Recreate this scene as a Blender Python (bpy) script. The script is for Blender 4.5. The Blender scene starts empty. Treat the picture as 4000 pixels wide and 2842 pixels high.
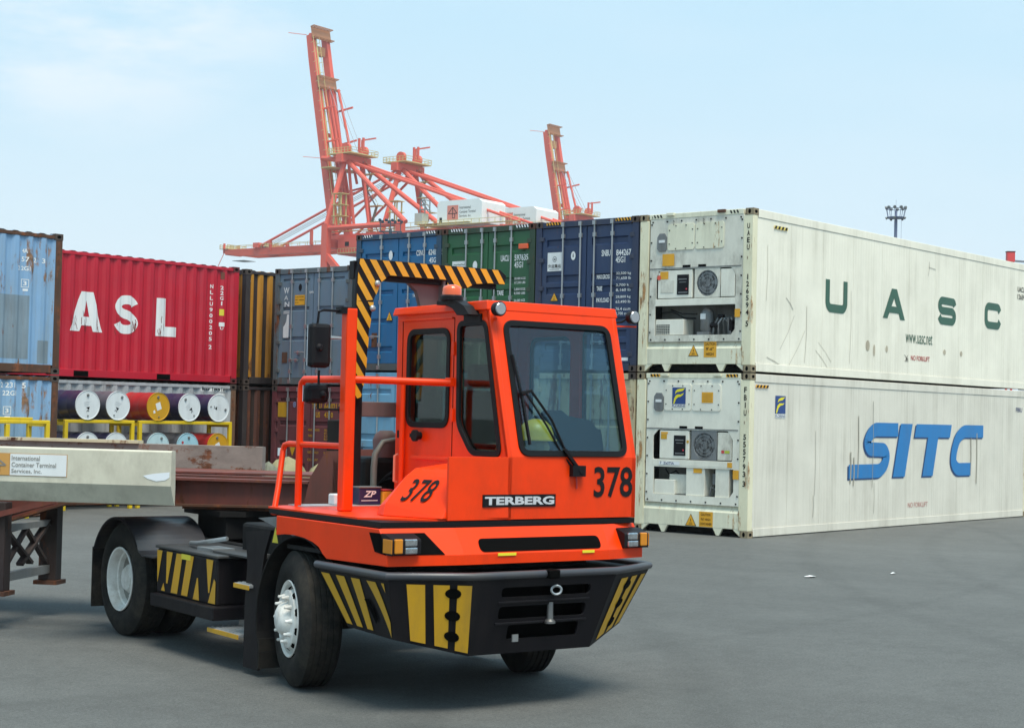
import bpy, bmesh, math, random
from mathutils import Vector, Matrix
random.seed(7)
S = bpy.context.scene
C = S.collection
R = math.radians

# ------------------------------------------------------------------ camera
yaw, pitch, roll = 0.6899, 0.0303, -0.0234
fwd = Vector((math.cos(pitch)*math.cos(yaw), math.cos(pitch)*math.sin(yaw), math.sin(pitch)))
rt = fwd.cross(Vector((0, 0, 1))).normalized()
dn = fwd.cross(rt)
r2 = math.cos(roll)*rt + math.sin(roll)*dn
d2 = -math.sin(roll)*rt + math.cos(roll)*dn
cd = bpy.data.cameras.new('camera')
cam = bpy.data.objects.new('camera', cd)
C.objects.link(cam)
M = Matrix((r2, -d2, -fwd)).transposed().to_4x4()
M.translation = Vector((-25.4773, -15.5871, 2.0602))
cam.matrix_world = M
cd.sensor_width = 36
cd.lens = 6578.9/4000*36
cd.clip_start = 0.1
cd.clip_end = 6000
S.camera = cam

# ------------------------------------------------------------------ sky, sun, exposure
W = bpy.data.worlds.new('World'); S.world = W; W.use_nodes = True
wn = W.node_tree; wn.nodes.clear()
def N(nt, t, **kw):
    n = nt.nodes.new(t)
    for k, v in kw.items(): setattr(n, k, v)
    return n
SUN_EL, SUN_AZ = R(67), R(246)          # azimuth counter-clockwise from +X
sky = N(wn, 'ShaderNodeTexSky', sky_type='NISHITA', sun_disc=False)
sky.sun_elevation = SUN_EL
sky.sun_rotation = R(90) - SUN_AZ
sky.air_density = 1.0; sky.dust_density = 2.0
tc = N(wn, 'ShaderNodeTexCoord')
mp = N(wn, 'ShaderNodeMapping'); mp.inputs['Scale'].default_value = (1, 1, 3.2)
nz = N(wn, 'ShaderNodeTexNoise'); nz.inputs['Scale'].default_value = 5.5; nz.inputs['Detail'].default_value = 7; nz.inputs['Roughness'].default_value = .55
rmp = N(wn, 'ShaderNodeValToRGB'); rmp.color_ramp.elements[0].position = .40; rmp.color_ramp.elements[1].position = .62
rmp.color_ramp.interpolation = 'EASE'
# thin white cloud gathers towards one side of the sky (a real direction, not a screen position)
dot = N(wn, 'ShaderNodeVectorMath', operation='DOT_PRODUCT')
cdir = (fwd + (-0.27)*r2 + 0.33*(-d2)).normalized()
dot.inputs[1].default_value = cdir
mr = N(wn, 'ShaderNodeMapRange'); mr.inputs[1].default_value = .982; mr.inputs[2].default_value = .9995; mr.inputs[3].default_value = .0; mr.inputs[4].default_value = 1
# horizon haze
sep = N(wn, 'ShaderNodeSeparateXYZ')
hz = N(wn, 'ShaderNodeMapRange'); hz.inputs[1].default_value = 0.0; hz.inputs[2].default_value = .34; hz.inputs[3].default_value = 0; hz.inputs[4].default_value = 1
hr = N(wn, 'ShaderNodeMixRGB')
hr.inputs[1].default_value = (7.9, 9.0, 9.6, 1)
hr.inputs[2].default_value = (4.6, 7.7, 9.7, 1)
mixh = N(wn, 'ShaderNodeMixRGB'); mixh.inputs[0].default_value = .93
cl = N(wn, 'ShaderNodeMixRGB'); cl.inputs[2].default_value = (9.7, 9.7, 10.0, 1)
mul = N(wn, 'ShaderNodeMath', operation='MULTIPLY'); add = N(wn, 'ShaderNodeMath', operation='ADD', use_clamp=True)
mul2 = N(wn, 'ShaderNodeMath', operation='MULTIPLY'); mul2.inputs[1].default_value = .05
bg = N(wn, 'ShaderNodeBackground'); bg.inputs['Strength'].default_value = 0.1
wo = N(wn, 'ShaderNodeOutputWorld')
L = wn.links.new
L(tc.outputs['Generated'], mp.inputs[0]); L(mp.outputs[0], nz.inputs[0]); L(nz.outputs[0], rmp.inputs[0])
L(tc.outputs['Generated'], dot.inputs[0]); L(dot.outputs['Value'], mr.inputs[0])
L(tc.outputs['Generated'], sep.inputs[0]); L(sep.outputs[2], hz.inputs[0]); L(hz.outputs[0], hr.inputs[0])
L(sky.outputs[0], mixh.inputs[1]); L(hr.outputs[0], mixh.inputs[2])
L(rmp.outputs[0], mul.inputs[0]); L(mr.outputs[0], mul.inputs[1])
L(rmp.outputs[0], mul2.inputs[0]); L(mul.outputs[0], add.inputs[0]); L(mul2.outputs[0], add.inputs[1])
L(add.outputs[0], cl.inputs[0]); L(mixh.outputs[0], cl.inputs[1])
L(cl.outputs[0], bg.inputs[0]); L(bg.outputs[0], wo.inputs[0])
sd = bpy.data.lights.new('sun', 'SUN'); sd.energy = 4.1; sd.angle = R(28); sd.color = (1, .93, .80)
so = bpy.data.objects.new('sun', sd); C.objects.link(so)
sv = Vector((math.cos(SUN_EL)*math.cos(SUN_AZ), math.cos(SUN_EL)*math.sin(SUN_AZ), math.sin(SUN_EL)))
so.rotation_euler = sv.to_track_quat('Z', 'Y').to_euler()
S.view_settings.view_transform = 'Standard'; S.view_settings.look = 'None'
S.view_settings.exposure = 0.12; S.view_settings.gamma = 1
S.render.engine = 'CYCLES'
S.render.resolution_x = 1024; S.render.resolution_y = 727

# ------------------------------------------------------------------ materials
MATS = {}
def mat(name, col, rough=.5, metal=0., dirt=0., rust=0., var=.06, bump=0., spec=.5, dirtcol=(.10, .085, .06), rustcol=(.20, .065, .025), stretch=.15, scale=1., coat=0., emit=None):
    if name in MATS: return MATS[name]
    m = bpy.data.materials.new(name); m.use_nodes = True; MATS[name] = m
    nt = m.node_tree; b = nt.nodes['Principled BSDF']; Lk = nt.links.new
    b.inputs['Roughness'].default_value = rough; b.inputs['Metallic'].default_value = metal
    b.inputs['Specular IOR Level'].default_value = spec
    b.inputs['Base Color'].default_value = (*col, 1)
    if coat: b.inputs['Coat Weight'].default_value = coat; b.inputs['Coat Roughness'].default_value = .15
    if var == 0 and dirt == 0 and rust == 0 and bump == 0: return m
    tc = N(nt, 'ShaderNodeTexCoord')
    def noise(sc, det, st=1., rgh=.6, off=0):
        mp = N(nt, 'ShaderNodeMapping'); mp.inputs['Scale'].default_value = (1, 1, st); mp.inputs['Location'].default_value = (off, off*1.7, off*.6)
        n = N(nt, 'ShaderNodeTexNoise'); n.inputs['Scale'].default_value = sc*scale; n.inputs['Detail'].default_value = det; n.inputs['Roughness'].default_value = rgh
        Lk(tc.outputs['Object'], mp.inputs[0]); Lk(mp.outputs[0], n.inputs[0]); return n
    def ramp(src, a, bb):
        r = N(nt, 'ShaderNodeMapRange'); r.inputs[1].default_value = a; r.inputs[2].default_value = bb; r.clamp = True
        Lk(src, r.inputs[0]); return r.outputs[0]
    cur = None
    n1 = noise(1.3, 5)
    hsv = N(nt, 'ShaderNodeHueSaturation'); hsv.inputs['Color'].default_value = (*col, 1)
    mr = N(nt, 'ShaderNodeMapRange'); mr.inputs[1].default_value = .3; mr.inputs[2].default_value = .7; mr.inputs[3].default_value = 1-var; mr.inputs[4].default_value = 1+var
    Lk(n1.outputs[0], mr.inputs[0]); Lk(mr.outputs[0], hsv.inputs['Value'])
    cur = hsv.outputs[0]
    rr = rough
    if dirt > 0:
        nd = noise(5, 8, stretch, .7, 3.1); nd2 = noise(.9, 4, 1, .5, 7.7)
        mm = N(nt, 'ShaderNodeMath', operation='MULTIPLY'); Lk(ramp(nd.outputs[0], .42, .72), mm.inputs[0]); Lk(ramp(nd2.outputs[0], .3, .65), mm.inputs[1])
        m2 = N(nt, 'ShaderNodeMath', operation='MULTIPLY', use_clamp=True); m2.inputs[1].default_value = dirt*1.6; Lk(mm.outputs[0], m2.inputs[0])
        mx = N(nt, 'ShaderNodeMixRGB'); Lk(m2.outputs[0], mx.inputs[0]); Lk(cur, mx.inputs[1]); mx.inputs[2].default_value = (*dirtcol, 1); cur = mx.outputs[0]
    if rust > 0:
        nr = noise(3.2, 10, max(stretch, .3), .72, 1.3); ns = noise(14, 4, .06, .6, 9)
        mm = N(nt, 'ShaderNodeMath', operation='ADD'); Lk(nr.outputs[0], mm.inputs[0])
        m3 = N(nt, 'ShaderNodeMath', operation='MULTIPLY'); m3.inputs[1].default_value = .28; Lk(ns.outputs[0], m3.inputs[0]); Lk(m3.outputs[0], mm.inputs[1])
        lo = .86 - .42*rust
        fr = ramp(mm.outputs[0], lo, lo+.07)
        rc = N(nt, 'ShaderNodeMixRGB'); rc.inputs[1].default_value = (*rustcol, 1); rc.inputs[2].default_value = (rustcol[0]*.35, rustcol[1]*.4, rustcol[2]*.5, 1)
        Lk(ramp(noise(9, 5).outputs[0], .4, .65), rc.inputs[0])
        mx = N(nt, 'ShaderNodeMixRGB'); Lk(fr, mx.inputs[0]); Lk(cur, mx.inputs[1]); Lk(rc.outputs[0], mx.inputs[2]); cur = mx.outputs[0]
        r3 = N(nt, 'ShaderNodeMapRange'); r3.inputs[3].default_value = rough; r3.inputs[4].default_value = .9; Lk(fr, r3.inputs[0]); Lk(r3.outputs[0], b.inputs['Roughness'])
    Lk(cur, b.inputs['Base Color'])
    if bump > 0:
        nb = noise(7, 4, 1, .5, 5); bp = N(nt, 'ShaderNodeBump'); bp.inputs['Strength'].default_value = bump; bp.inputs['Distance'].default_value = .02
        Lk(nb.outputs[0], bp.inputs['Height']); Lk(bp.outputs[0], b.inputs['Normal'])
    return m
def glassmat(name, tint, refl=.12, rough=.02, alpha=.75):
    m = bpy.data.materials.new(name); m.use_nodes = True; nt = m.node_tree; nt.nodes.clear()
    o = N(nt, 'ShaderNodeOutputMaterial'); t = N(nt, 'ShaderNodeBsdfTransparent'); t.inputs[0].default_value = (*tint, 1)
    g = N(nt, 'ShaderNodeBsdfGlossy'); g.inputs['Roughness'].default_value = rough; g.inputs[0].default_value = (.80, .93, 1, 1)
    lw = N(nt, 'ShaderNodeLayerWeight'); lw.inputs[0].default_value = .5
    ad = N(nt, 'ShaderNodeMath', operation='MULTIPLY_ADD'); ad.inputs[1].default_value = .8; ad.inputs[2].default_value = refl
    mx = N(nt, 'ShaderNodeMixShader')
    pw = N(nt, 'ShaderNodeMath', operation='POWER'); pw.inputs[1].default_value = 4; nt.links.new(lw.outputs['Facing'], pw.inputs[0])
    nt.links.new(pw.outputs[0], ad.inputs[0]); nt.links.new(ad.outputs[0], mx.inputs[0]); nt.links.new(t.outputs[0], mx.inputs[1]); nt.links.new(g.outputs[0], mx.inputs[2]); nt.links.new(mx.outputs[0], o.inputs[0])
    return m

# ------------------------------------------------------------------ mesh helpers
class MB:
    def __init__(s): s.v = []; s.f = []; s.sm = []
    def add(s, vs, fs, smooth=False):
        k = len(s.v); s.v += [tuple(v) for v in vs]
        for f in fs: s.f.append([i+k for i in f]); s.sm.append(smooth)
        return s
    def box(s, a, b):
        (x0, y0, z0), (x1, y1, z1) = a, b
        x0, x1 = sorted((x0, x1)); y0, y1 = sorted((y0, y1)); z0, z1 = sorted((z0, z1))
        return s.add([(x0,y0,z0),(x1,y0,z0),(x1,y1,z0),(x0,y1,z0),(x0,y0,z1),(x1,y0,z1),(x1,y1,z1),(x0,y1,z1)],
              [(0,3,2,1),(4,5,6,7),(0,1,5,4),(1,2,6,5),(2,3,7,6),(3,0,4,7)])
    def loft(s, rings, cap=True, smooth=False, close=True):
        n = len(rings[0]); vs = [p for r in rings for p in r]; fs = []
        for i in range(len(rings)-1):
            for j in range(n if close else n-1):
                k = (j+1) % n; fs.append((i*n+j, i*n+k, (i+1)*n+k, (i+1)*n+j))
        s.add(vs, fs, smooth)
        if cap and close:
            s.add(rings[0], [tuple(range(n))[::-1]]); s.add(rings[-1], [tuple(range(n))])
        return s
    def bar(s, p, q, w, h=None, up=(0, 0, 1)):
        """square bar from p to q, w wide (sideways), h high"""
        h = h or w; p = Vector(p); q = Vector(q); d = (q-p).normalized(); up = Vector(up)
        if abs(d.dot(up)) > .98: up = Vector((1, 0, 0))
        sd = d.cross(up).normalized()*w/2; u = sd.cross(d).normalized()*h/2
        return s.loft([[c-sd-u, c+sd-u, c+sd+u, c-sd+u] for c in (p, q)])
    def tube(s, pts, r, n=10, cap=True):
        pts = [Vector(p) for p in pts]; rr = r if isinstance(r, (list, tuple)) else [r]*len(pts)
        rings = []; pu = None
        for i, p in enumerate(pts):
            d = (pts[min(i+1, len(pts)-1)]-pts[max(i-1, 0)]).normalized()
            if pu is None: pu = Vector((0, 0, 1)) if abs(d.z) < .9 else Vector((1, 0, 0))
            u = (pu - d*pu.dot(d)).normalized(); pu = u; w = d.cross(u)
            rings.append([p+(u*math.cos(t)+w*math.sin(t))*rr[i] for t in [2*math.pi*k/n for k in range(n)]])
        return s.loft(rings, cap, True)
    def lathe(s, prof, c=(0, 0, 0), axis=(0, 1, 0), n=32, smooth=True, cap=True):
        """prof: list of (distance along axis, radius)"""
        a = Vector(axis).normalized(); u = Vector((0, 0, 1)) if abs(a.z) < .9 else Vector((1, 0, 0)); u = (u-a*u.dot(a)).normalized(); w = a.cross(u); c = Vector(c)
        return s.loft([[c+a*t+(u*math.cos(k)+w*math.sin(k))*max(r, 1e-4) for k in [2*math.pi*i/n for i in range(n)]] for t, r in prof], cap, smooth)
    def prism(s, poly, axis, a, b):
        """poly in the other two axes; axis 'x' -> (y,z), 'y' -> (x,z), 'z' -> (x,y)"""
        def P(p, t): return {'x': (t, p[0], p[1]), 'y': (p[0], t, p[1]), 'z': (p[0], p[1], t)}[axis]
        return s.loft([[P(p, a) for p in poly], [P(p, b) for p in poly]])
    def build(s, name, m, parent=None, bevel=0, loc=None, fix=True):
        me = bpy.data.meshes.new(name); me.from_pydata(s.v, [], s.f)
        me.polygons.foreach_set('use_smooth', s.sm)
        me.materials.append(m)
        if fix:
            bm = bmesh.new(); bm.from_mesh(me); bmesh.ops.recalc_face_normals(bm, faces=bm.faces); bm.to_mesh(me); bm.free()
        if any(s.sm): me.set_sharp_from_angle(angle=R(40))
        return link(name, me, parent, bevel, loc)
def link(name, me, parent=None, bevel=0, loc=None):
    o = bpy.data.objects.new(name, me); C.objects.link(o)
    if parent: o.parent = parent
    if loc: o.location = loc
    if bevel:
        b = o.modifiers.new('bevel', 'BEVEL'); b.width = bevel; b.segments = 2; b.limit_method = 'ANGLE'; b.angle_limit = R(40)
    return o
def thing(name, label, cat, loc=(0, 0, 0), rz=0, group=None):
    o = bpy.data.objects.new(name, None); C.objects.link(o); o.location = loc; o.rotation_euler = (0, 0, rz); o.empty_display_size = .2
    o['label'] = label; o['category'] = cat
    if group: o['group'] = group
    return o
def tag(o, label, cat, group=None):
    o['label'] = label; o['category'] = cat
    if group: o['group'] = group
    return o
def hull(pts, name, m, parent=None, bevel=0):
    bm = bmesh.new()
    for p in pts: bm.verts.new(p)
    r = bmesh.ops.convex_hull(bm, input=bm.verts[:])
    bmesh.ops.delete(bm, geom=[g for g in r['geom_interior'] if isinstance(g, bmesh.types.BMVert)], context='VERTS')
    bmesh.ops.dissolve_limit(bm, angle_limit=R(1), verts=bm.verts[:], edges=bm.edges[:])
    bmesh.ops.recalc_face_normals(bm, faces=bm.faces)
    me = bpy.data.meshes.new(name); bm.to_mesh(me); bm.free(); me.materials.append(m)
    return link(name, me, parent, bevel)

def rounded(poly, r, n=6):
    """round the corners of a 2D polygon"""
    out = []; k = len(poly)
    for i in range(k):
        p = Vector(poly[i]); a = (Vector(poly[i-1])-p); b = (Vector(poly[(i+1) % k])-p)
        rad = min(r, a.length*.45, b.length*.45)
        p0 = p+a.normalized()*rad; p1 = p+b.normalized()*rad
        for j in range(n+1):
            t = j/n; q = p0*(1-t)**2+p*2*t*(1-t)+p1*t*t; out.append((q.x, q.y))
    return out
def offset(poly, d):
    c = sum((Vector(p) for p in poly), Vector((0, 0)))/len(poly); k = len(poly); out = []
    area = sum(poly[i-1][0]*poly[i][1]-poly[i][0]*poly[i-1][1] for i in range(k)); sg = 1 if area > 0 else -1
    for i in range(k):
        p = Vector(poly[i]); e0 = (p-Vector(poly[i-1])).normalized(); e1 = (Vector(poly[(i+1) % k])-p).normalized()
        n0 = Vector((e0.y, -e0.x))*sg; n1 = Vector((e1.y, -e1.x))*sg; b = n0+n1
        b = b/max(b.dot(n0), .3); q = p+b*d; out.append((q.x, q.y))
    return out
def sheet(outer, holes, fn, thick, name, m, parent, bevel=0):
    """a plate of given thickness with holes; fn maps (u,v,w) -> xyz"""
    cu = bpy.data.curves.new(name, 'CURVE'); cu.dimensions = '2D'; cu.fill_mode = 'BOTH'; cu.extrude = thick/2
    for poly in [outer]+holes:
        sp = cu.splines.new('POLY'); sp.points.add(len(poly)-1); sp.use_cyclic_u = True
        for i, p in enumerate(poly): sp.points[i].co = (p[0], p[1], 0, 1)
    tmp = bpy.data.objects.new('tmp', cu); me = bpy.data.meshes.new_from_object(tmp); bpy.data.objects.remove(tmp); bpy.data.curves.remove(cu)
    for v in me.vertices: v.co = fn(v.co.x, v.co.y, v.co.z)
    bm = bmesh.new(); bm.from_mesh(me); bmesh.ops.remove_doubles(bm, verts=bm.verts, dist=1e-5); bmesh.ops.recalc_face_normals(bm, faces=bm.faces); bm.to_mesh(me); bm.free()
    me.name = name; me.materials.clear(); me.materials.append(m)
    return link(name, me, parent, bevel)

def softpath(pts, r, n=5):
    out = [pts[0]]
    for i in range(1, len(pts)-1):
        p = Vector(pts[i]); a = Vector(pts[i-1])-p; b = Vector(pts[i+1])-p; rad = min(r, a.length*.45, b.length*.45); p0 = p+a.normalized()*rad; p1 = p+b.normalized()*rad
        for j in range(n+1):
            t = j/n; q = p0*(1-t)**2+p*2*t*(1-t)+p1*t*t; out.append((q.x, q.y))
    return out+[pts[-1]]
# text -----------------------------------------------------------------
TXT = {}
def text_geo(s, bold=0.0, spacing=1.0, vertical=False):
    key = (s, bold, spacing, vertical)
    if key in TXT: return TXT[key]
    cu = bpy.data.curves.new('t', 'FONT'); cu.body = '\n'.join(s) if vertical else s
    cu.size = 1; cu.offset = bold; cu.space_character = spacing; cu.resolution_u = 3; cu.space_line = .95
    if vertical: cu.align_x = 'CENTER'
    o = bpy.data.objects.new('t', cu); me = bpy.data.meshes.new_from_object(o)
    vs = [(v.co.x, v.co.y) for v in me.vertices]; fs = [tuple(p.vertices) for p in me.polygons]
    bpy.data.objects.remove(o); bpy.data.curves.remove(cu); bpy.data.meshes.remove(me)
    x0 = min(v[0] for v in vs); x1 = max(v[0] for v in vs); y0 = min(v[1] for v in vs); y1 = max(v[1] for v in vs)
    TXT[key] = ([((x-x0)/(x1-x0), (y-y0)/(y1-y0)) for x, y in vs], fs); return TXT[key]
class Print:
    """flat print: collects lettering and patches lying just proud of a plane"""
    def __init__(s, origin, U, V): s.o = Vector(origin); s.U = Vector(U).normalized(); s.V = Vector(V).normalized(); s.n = s.U.cross(s.V); s.mb = MB(); s.marks = []; s.hold = False
    def mark(s):
        if not s.hold: s.marks.append((len(s.mb.v), len(s.mb.f)))
    def begin(s): s.mark(); s.hold = True; return s
    def end(s): s.hold = False; return s
    def P(s, u, v, w=0.003): return s.o+s.U*u+s.V*v+s.n*w
    def text(s, t, u, v, w, h, bold=.0, vertical=False, lift=.003, spacing=1.0, slant=0):
        s.mark(); vs, fs = text_geo(t, bold, spacing, vertical)
        if t in ('1', 'I'): u += w*.33; w *= .36
        s.mb.add([s.P(u+a*w+slant*b*h, v+b*h, lift) for a, b in vs], fs); return s
    def poly(s, pts, lift=.0025): s.mark(); s.mb.add([s.P(a, b, lift) for a, b in pts], [tuple(range(len(pts)))]); return s
    def rect(s, u, v, w, h, lift=.0025): return s.poly([(u, v), (u+w, v), (u+w, v+h), (u, v+h)], lift)
    def ribbon(s, pts, wd, lift=.003, cyc=False):
        """stroke of constant width along a polyline, mitred"""
        s.mark(); k = len(pts); L_, R_ = [], []
        for i in range(k):
            p = Vector(pts[i])
            if cyc or 0 < i < k-1:
                a = (p-Vector(pts[i-1])).normalized(); b = (Vector(pts[(i+1) % k])-p).normalized()
            elif i == 0: a = b = (Vector(pts[1])-p).normalized()
            else: a = b = (p-Vector(pts[i-1])).normalized()
            n0 = Vector((-a.y, a.x)); n1 = Vector((-b.y, b.x)); m_ = n0+n1; m_ = m_/max(m_.dot(n0), .4)
            L_.append(p+m_*wd/2); R_.append(p-m_*wd/2)
        vs = [s.P(q.x, q.y, lift) for q in L_+R_]; fs = [(i, i+1, k+i+1, k+i) for i in range(k-1)]
        if cyc: fs.append((k-1, 0, k, 2*k-1))
        s.mb.add(vs, fs); return s
    def disc(s, u, v, ru, rv=None, lift=.003, n=20):
        rv = rv or ru; return s.poly([(u+ru*math.cos(2*math.pi*i/n), v+rv*math.sin(2*math.pi*i/n)) for i in range(n)], lift)
    def build(s, name, m, parent, label=None, fold=None):
        """one object for each piece of print"""
        mk = s.marks+[(len(s.mb.v), len(s.mb.f))]; o = None
        for (v0, f0), (v1, f1) in zip(mk, mk[1:]):
            if f1 <= f0: continue
            q = MB(); q.v = s.mb.v[v0:v1]; q.f = [[i-v0 for i in f] for f in s.mb.f[f0:f1]]; q.sm = [False]*len(q.f)
            if fold: drape(q, *fold)
            o = q.build(name, m, parent, fix=False)
            if label: o['label'] = label
        return o
def clip(poly, a, b, c):
    """keep a*x+b*y<=c"""
    out = []
    for i in range(len(poly)):
        p, q = poly[i-1], poly[i]; dp = a*p[0]+b*p[1]-c; dq = a*q[0]+b*q[1]-c
        if (dp <= 0) != (dq <= 0):
            t = dp/(dp-dq); out.append((p[0]+(q[0]-p[0])*t, p[1]+(q[1]-p[1])*t))
        if dq <= 0: out.append(q)
    return out
def hatch(poly, ang, period, duty=.5, phase=0):
    """stripes at an angle clipped to a convex polygon"""
    a, b = math.cos(ang), math.sin(ang); ds = [a*p[0]+b*p[1] for p in poly]; out = []
    k = math.floor((min(ds)-phase)/period)
    while k*period+phase < max(ds):
        lo = k*period+phase; q = clip(clip(poly, a, b, lo+period*duty), -a, -b, -lo)
        if len(q) >= 3: out.append(q)
        k += 1
    return out

# ------------------------------------------------------------------ palette
ORANGE = (.88, .047, .001); 
m_or = mat('orange_paint', ORANGE, .36, dirt=.22, var=.07, spec=.28, stretch=.5, dirtcol=(.30, .035, .01), bump=.04)
m_blk = mat('black_paint', (.007, .006, .008), .5, dirt=.4, dirtcol=(.028, .023, .021), var=.2, spec=.2, bump=.15)
m_blk2 = mat('black_frame', (.008, .008, .009), .7, dirt=.5, dirtcol=(.04, .034, .028), var=.2, spec=.2)
m_rub = mat('rubber', (.016, .015, .014), .85, dirt=.7, dirtcol=(.055, .047, .037), stretch=1, var=.3, spec=.2, bump=.1)
m_seal = mat('window_seal', (.006, .006, .007), .5, var=0, spec=.2)
m_yel = mat('stripe_yellow', (.62, .33, .012), .5, dirt=.25, var=.05)
m_dk = mat('dark_void', (.003, .003, .003), .9, var=0, spec=.05)
m_wheel = mat('wheel_white', (.80, .79, .75), .45, dirt=.5, var=.08, dirtcol=(.28, .22, .15), stretch=1)
m_alu = mat('step_metal', (.42, .43, .43), .5, metal=.6, dirt=.3)
m_chrome = mat('galvanised', (.45, .47, .48), .38, metal=.75, dirt=.3, var=.1)
m_white = mat('white_print', (.78, .80, .80), .55, dirt=.15, var=.03)
m_bprint = mat('black_print', (.012, .012, .014), .6, var=0, spec=.15)
m_grn_t = mat('green_print', (.035, .115, .075), .5, dirt=.2, var=.05)
m_red_t = mat('red_print', (.45, .04, .04), .5, var=0)
m_cyel = mat('caution_yellow', (.78, .38, .02), .55, dirt=.15, var=.04)
m_amb = mat('amber_lens', (.62, .22, .01), .2, var=0, coat=.5)
m_lens = mat('clear_lens', (.50, .52, .54), .18, metal=.9, var=.25, scale=30)
m_cloth = mat('seat_fabric', (.045, .04, .035), .9, var=.1)
m_cream = mat('reefer_cream', (.80, .78, .60), .5, dirt=.35, rust=.30, dirtcol=(.33, .30, .22), rustcol=(.50, .30, .13))
m_cream2 = mat('reefer_post', (.80, .76, .55), .5, dirt=.35, rust=.38, dirtcol=(.45, .36, .20), rustcol=(.48, .25, .10))
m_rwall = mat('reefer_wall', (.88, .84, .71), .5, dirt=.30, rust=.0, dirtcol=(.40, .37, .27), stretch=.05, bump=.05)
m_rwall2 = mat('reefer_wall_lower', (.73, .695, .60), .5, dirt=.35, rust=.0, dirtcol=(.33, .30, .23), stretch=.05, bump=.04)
m_rpanel = mat('reefer_panel', (.72, .70, .60), .45, dirt=.6, dirtcol=(.26, .24, .19), stretch=.5)
m_rpanel2 = mat('reefer_panel_clean', (.82, .80, .69), .45, dirt=.25, dirtcol=(.35, .32, .25), stretch=.4)
m_grey = mat('machine_grey', (.22, .23, .235), .5, metal=.3, dirt=.5, var=.1)
m_rust = mat('rusty_steel', (.10, .040, .022), .8, dirt=.3, rust=.55, var=.2)
m_cast = mat('casting', (.07, .05, .042), .75, rust=.4, var=.2)

# ------------------------------------------------------------------ containers
PER = .288
def corr_pts(L, a=.1, depth=.036):
    """(s, d) profile of a trapezoid corrugated wall, starting a metres in"""
    pts = []; s = a; e = L-a; n = max(1, round((e-s)/PER)); p = (e-s)/n
    for i in range(n):
        o = s+i*p
        pts += [(o, 0), (o+p*.27, 0), (o+p*.50, depth), (o+p*.77, depth)]
    pts.append((e, 0)); return pts
def corr_sheet(pts, fn, z0, z1, name, m, parent):
    mb = MB(); vs = [fn(s, d, z0) for s, d in pts]+[fn(s, d, z1) for s, d in pts]; k = len(pts)
    mb.add(vs, [(i, i+1, k+i+1, k+i) for i in range(k-1)])
    return mb.build(name, m, parent, fix=False)
def drape(mb, axis, pts, nrm, lift=.003):
    """cut a flat print at every fold of a corrugated wall and push it into the folds (axis 0 = x, 1 = y)"""
    bm = bmesh.new(); me = bpy.data.meshes.new('d'); me.from_pydata(mb.v, [], mb.f); bm.from_mesh(me)
    lo = min(v[axis] for v in mb.v); hi = max(v[axis] for v in mb.v)
    for s, d in pts:
        if lo < s < hi:
            co = [0, 0, 0]; co[axis] = s; no = [0, 0, 0]; no[axis] = 1
            bmesh.ops.bisect_plane(bm, geom=bm.verts[:]+bm.edges[:]+bm.faces[:], plane_co=co, plane_no=no, dist=1e-5)
    for v in bm.verts:
        s = v.co[axis]; d = 0
        for (a, da), (b, db) in zip(pts, pts[1:]):
            if a-1e-6 <= s <= b+1e-6: d = da+(db-da)*(s-a)/max(b-a, 1e-9); break
        v.co -= Vector(nrm)*d
    bm.to_mesh(me); bm.free(); mb.v = [tuple(v.co) for v in me.vertices]; mb.f = [list(p.vertices) for p in me.polygons]; mb.sm = [False]*len(mb.f)
    bpy.data.meshes.remove(me)
BRACKET = bpy.data.meshes.new('bracket')
_b = MB().box((0, -.033, -.04), (.046, .033, .04)); BRACKET.from_pydata(_b.v, [], _b.f); BRACKET.materials.append(m_chrome)
CAST = {}
def casting_mesh(m):
    if m.name in CAST: return CAST[m.name]
    mb = MB(); a, b, c = .178, .162, .118
    mb.box((0, 0, 0), (a, b, c)); k = len(mb.f)
    def disc(P):
        n = 14; mb.add([P(math.cos(2*math.pi*i/n), math.sin(2*math.pi*i/n)) for i in range(n)], [tuple(range(n))])
    disc(lambda p, q: (-.001, b/2+p*.028, c/2+q*.042)); disc(lambda p, q: (a+.001, b/2+p*.028, c/2+q*.042))
    disc(lambda p, q: (a/2+p*.045, -.001, c/2+q*.03)); disc(lambda p, q: (a/2+p*.045, b+.001, c/2+q*.03))
    me = bpy.data.meshes.new('corner_casting'); me.from_pydata(mb.v, [], mb.f); me.materials.append(m); me.materials.append(m_dk)
    for i, p in enumerate(me.polygons): p.material_index = 1 if i >= k else 0
    CAST[m.name] = me; return me
WD = 2.438
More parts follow.
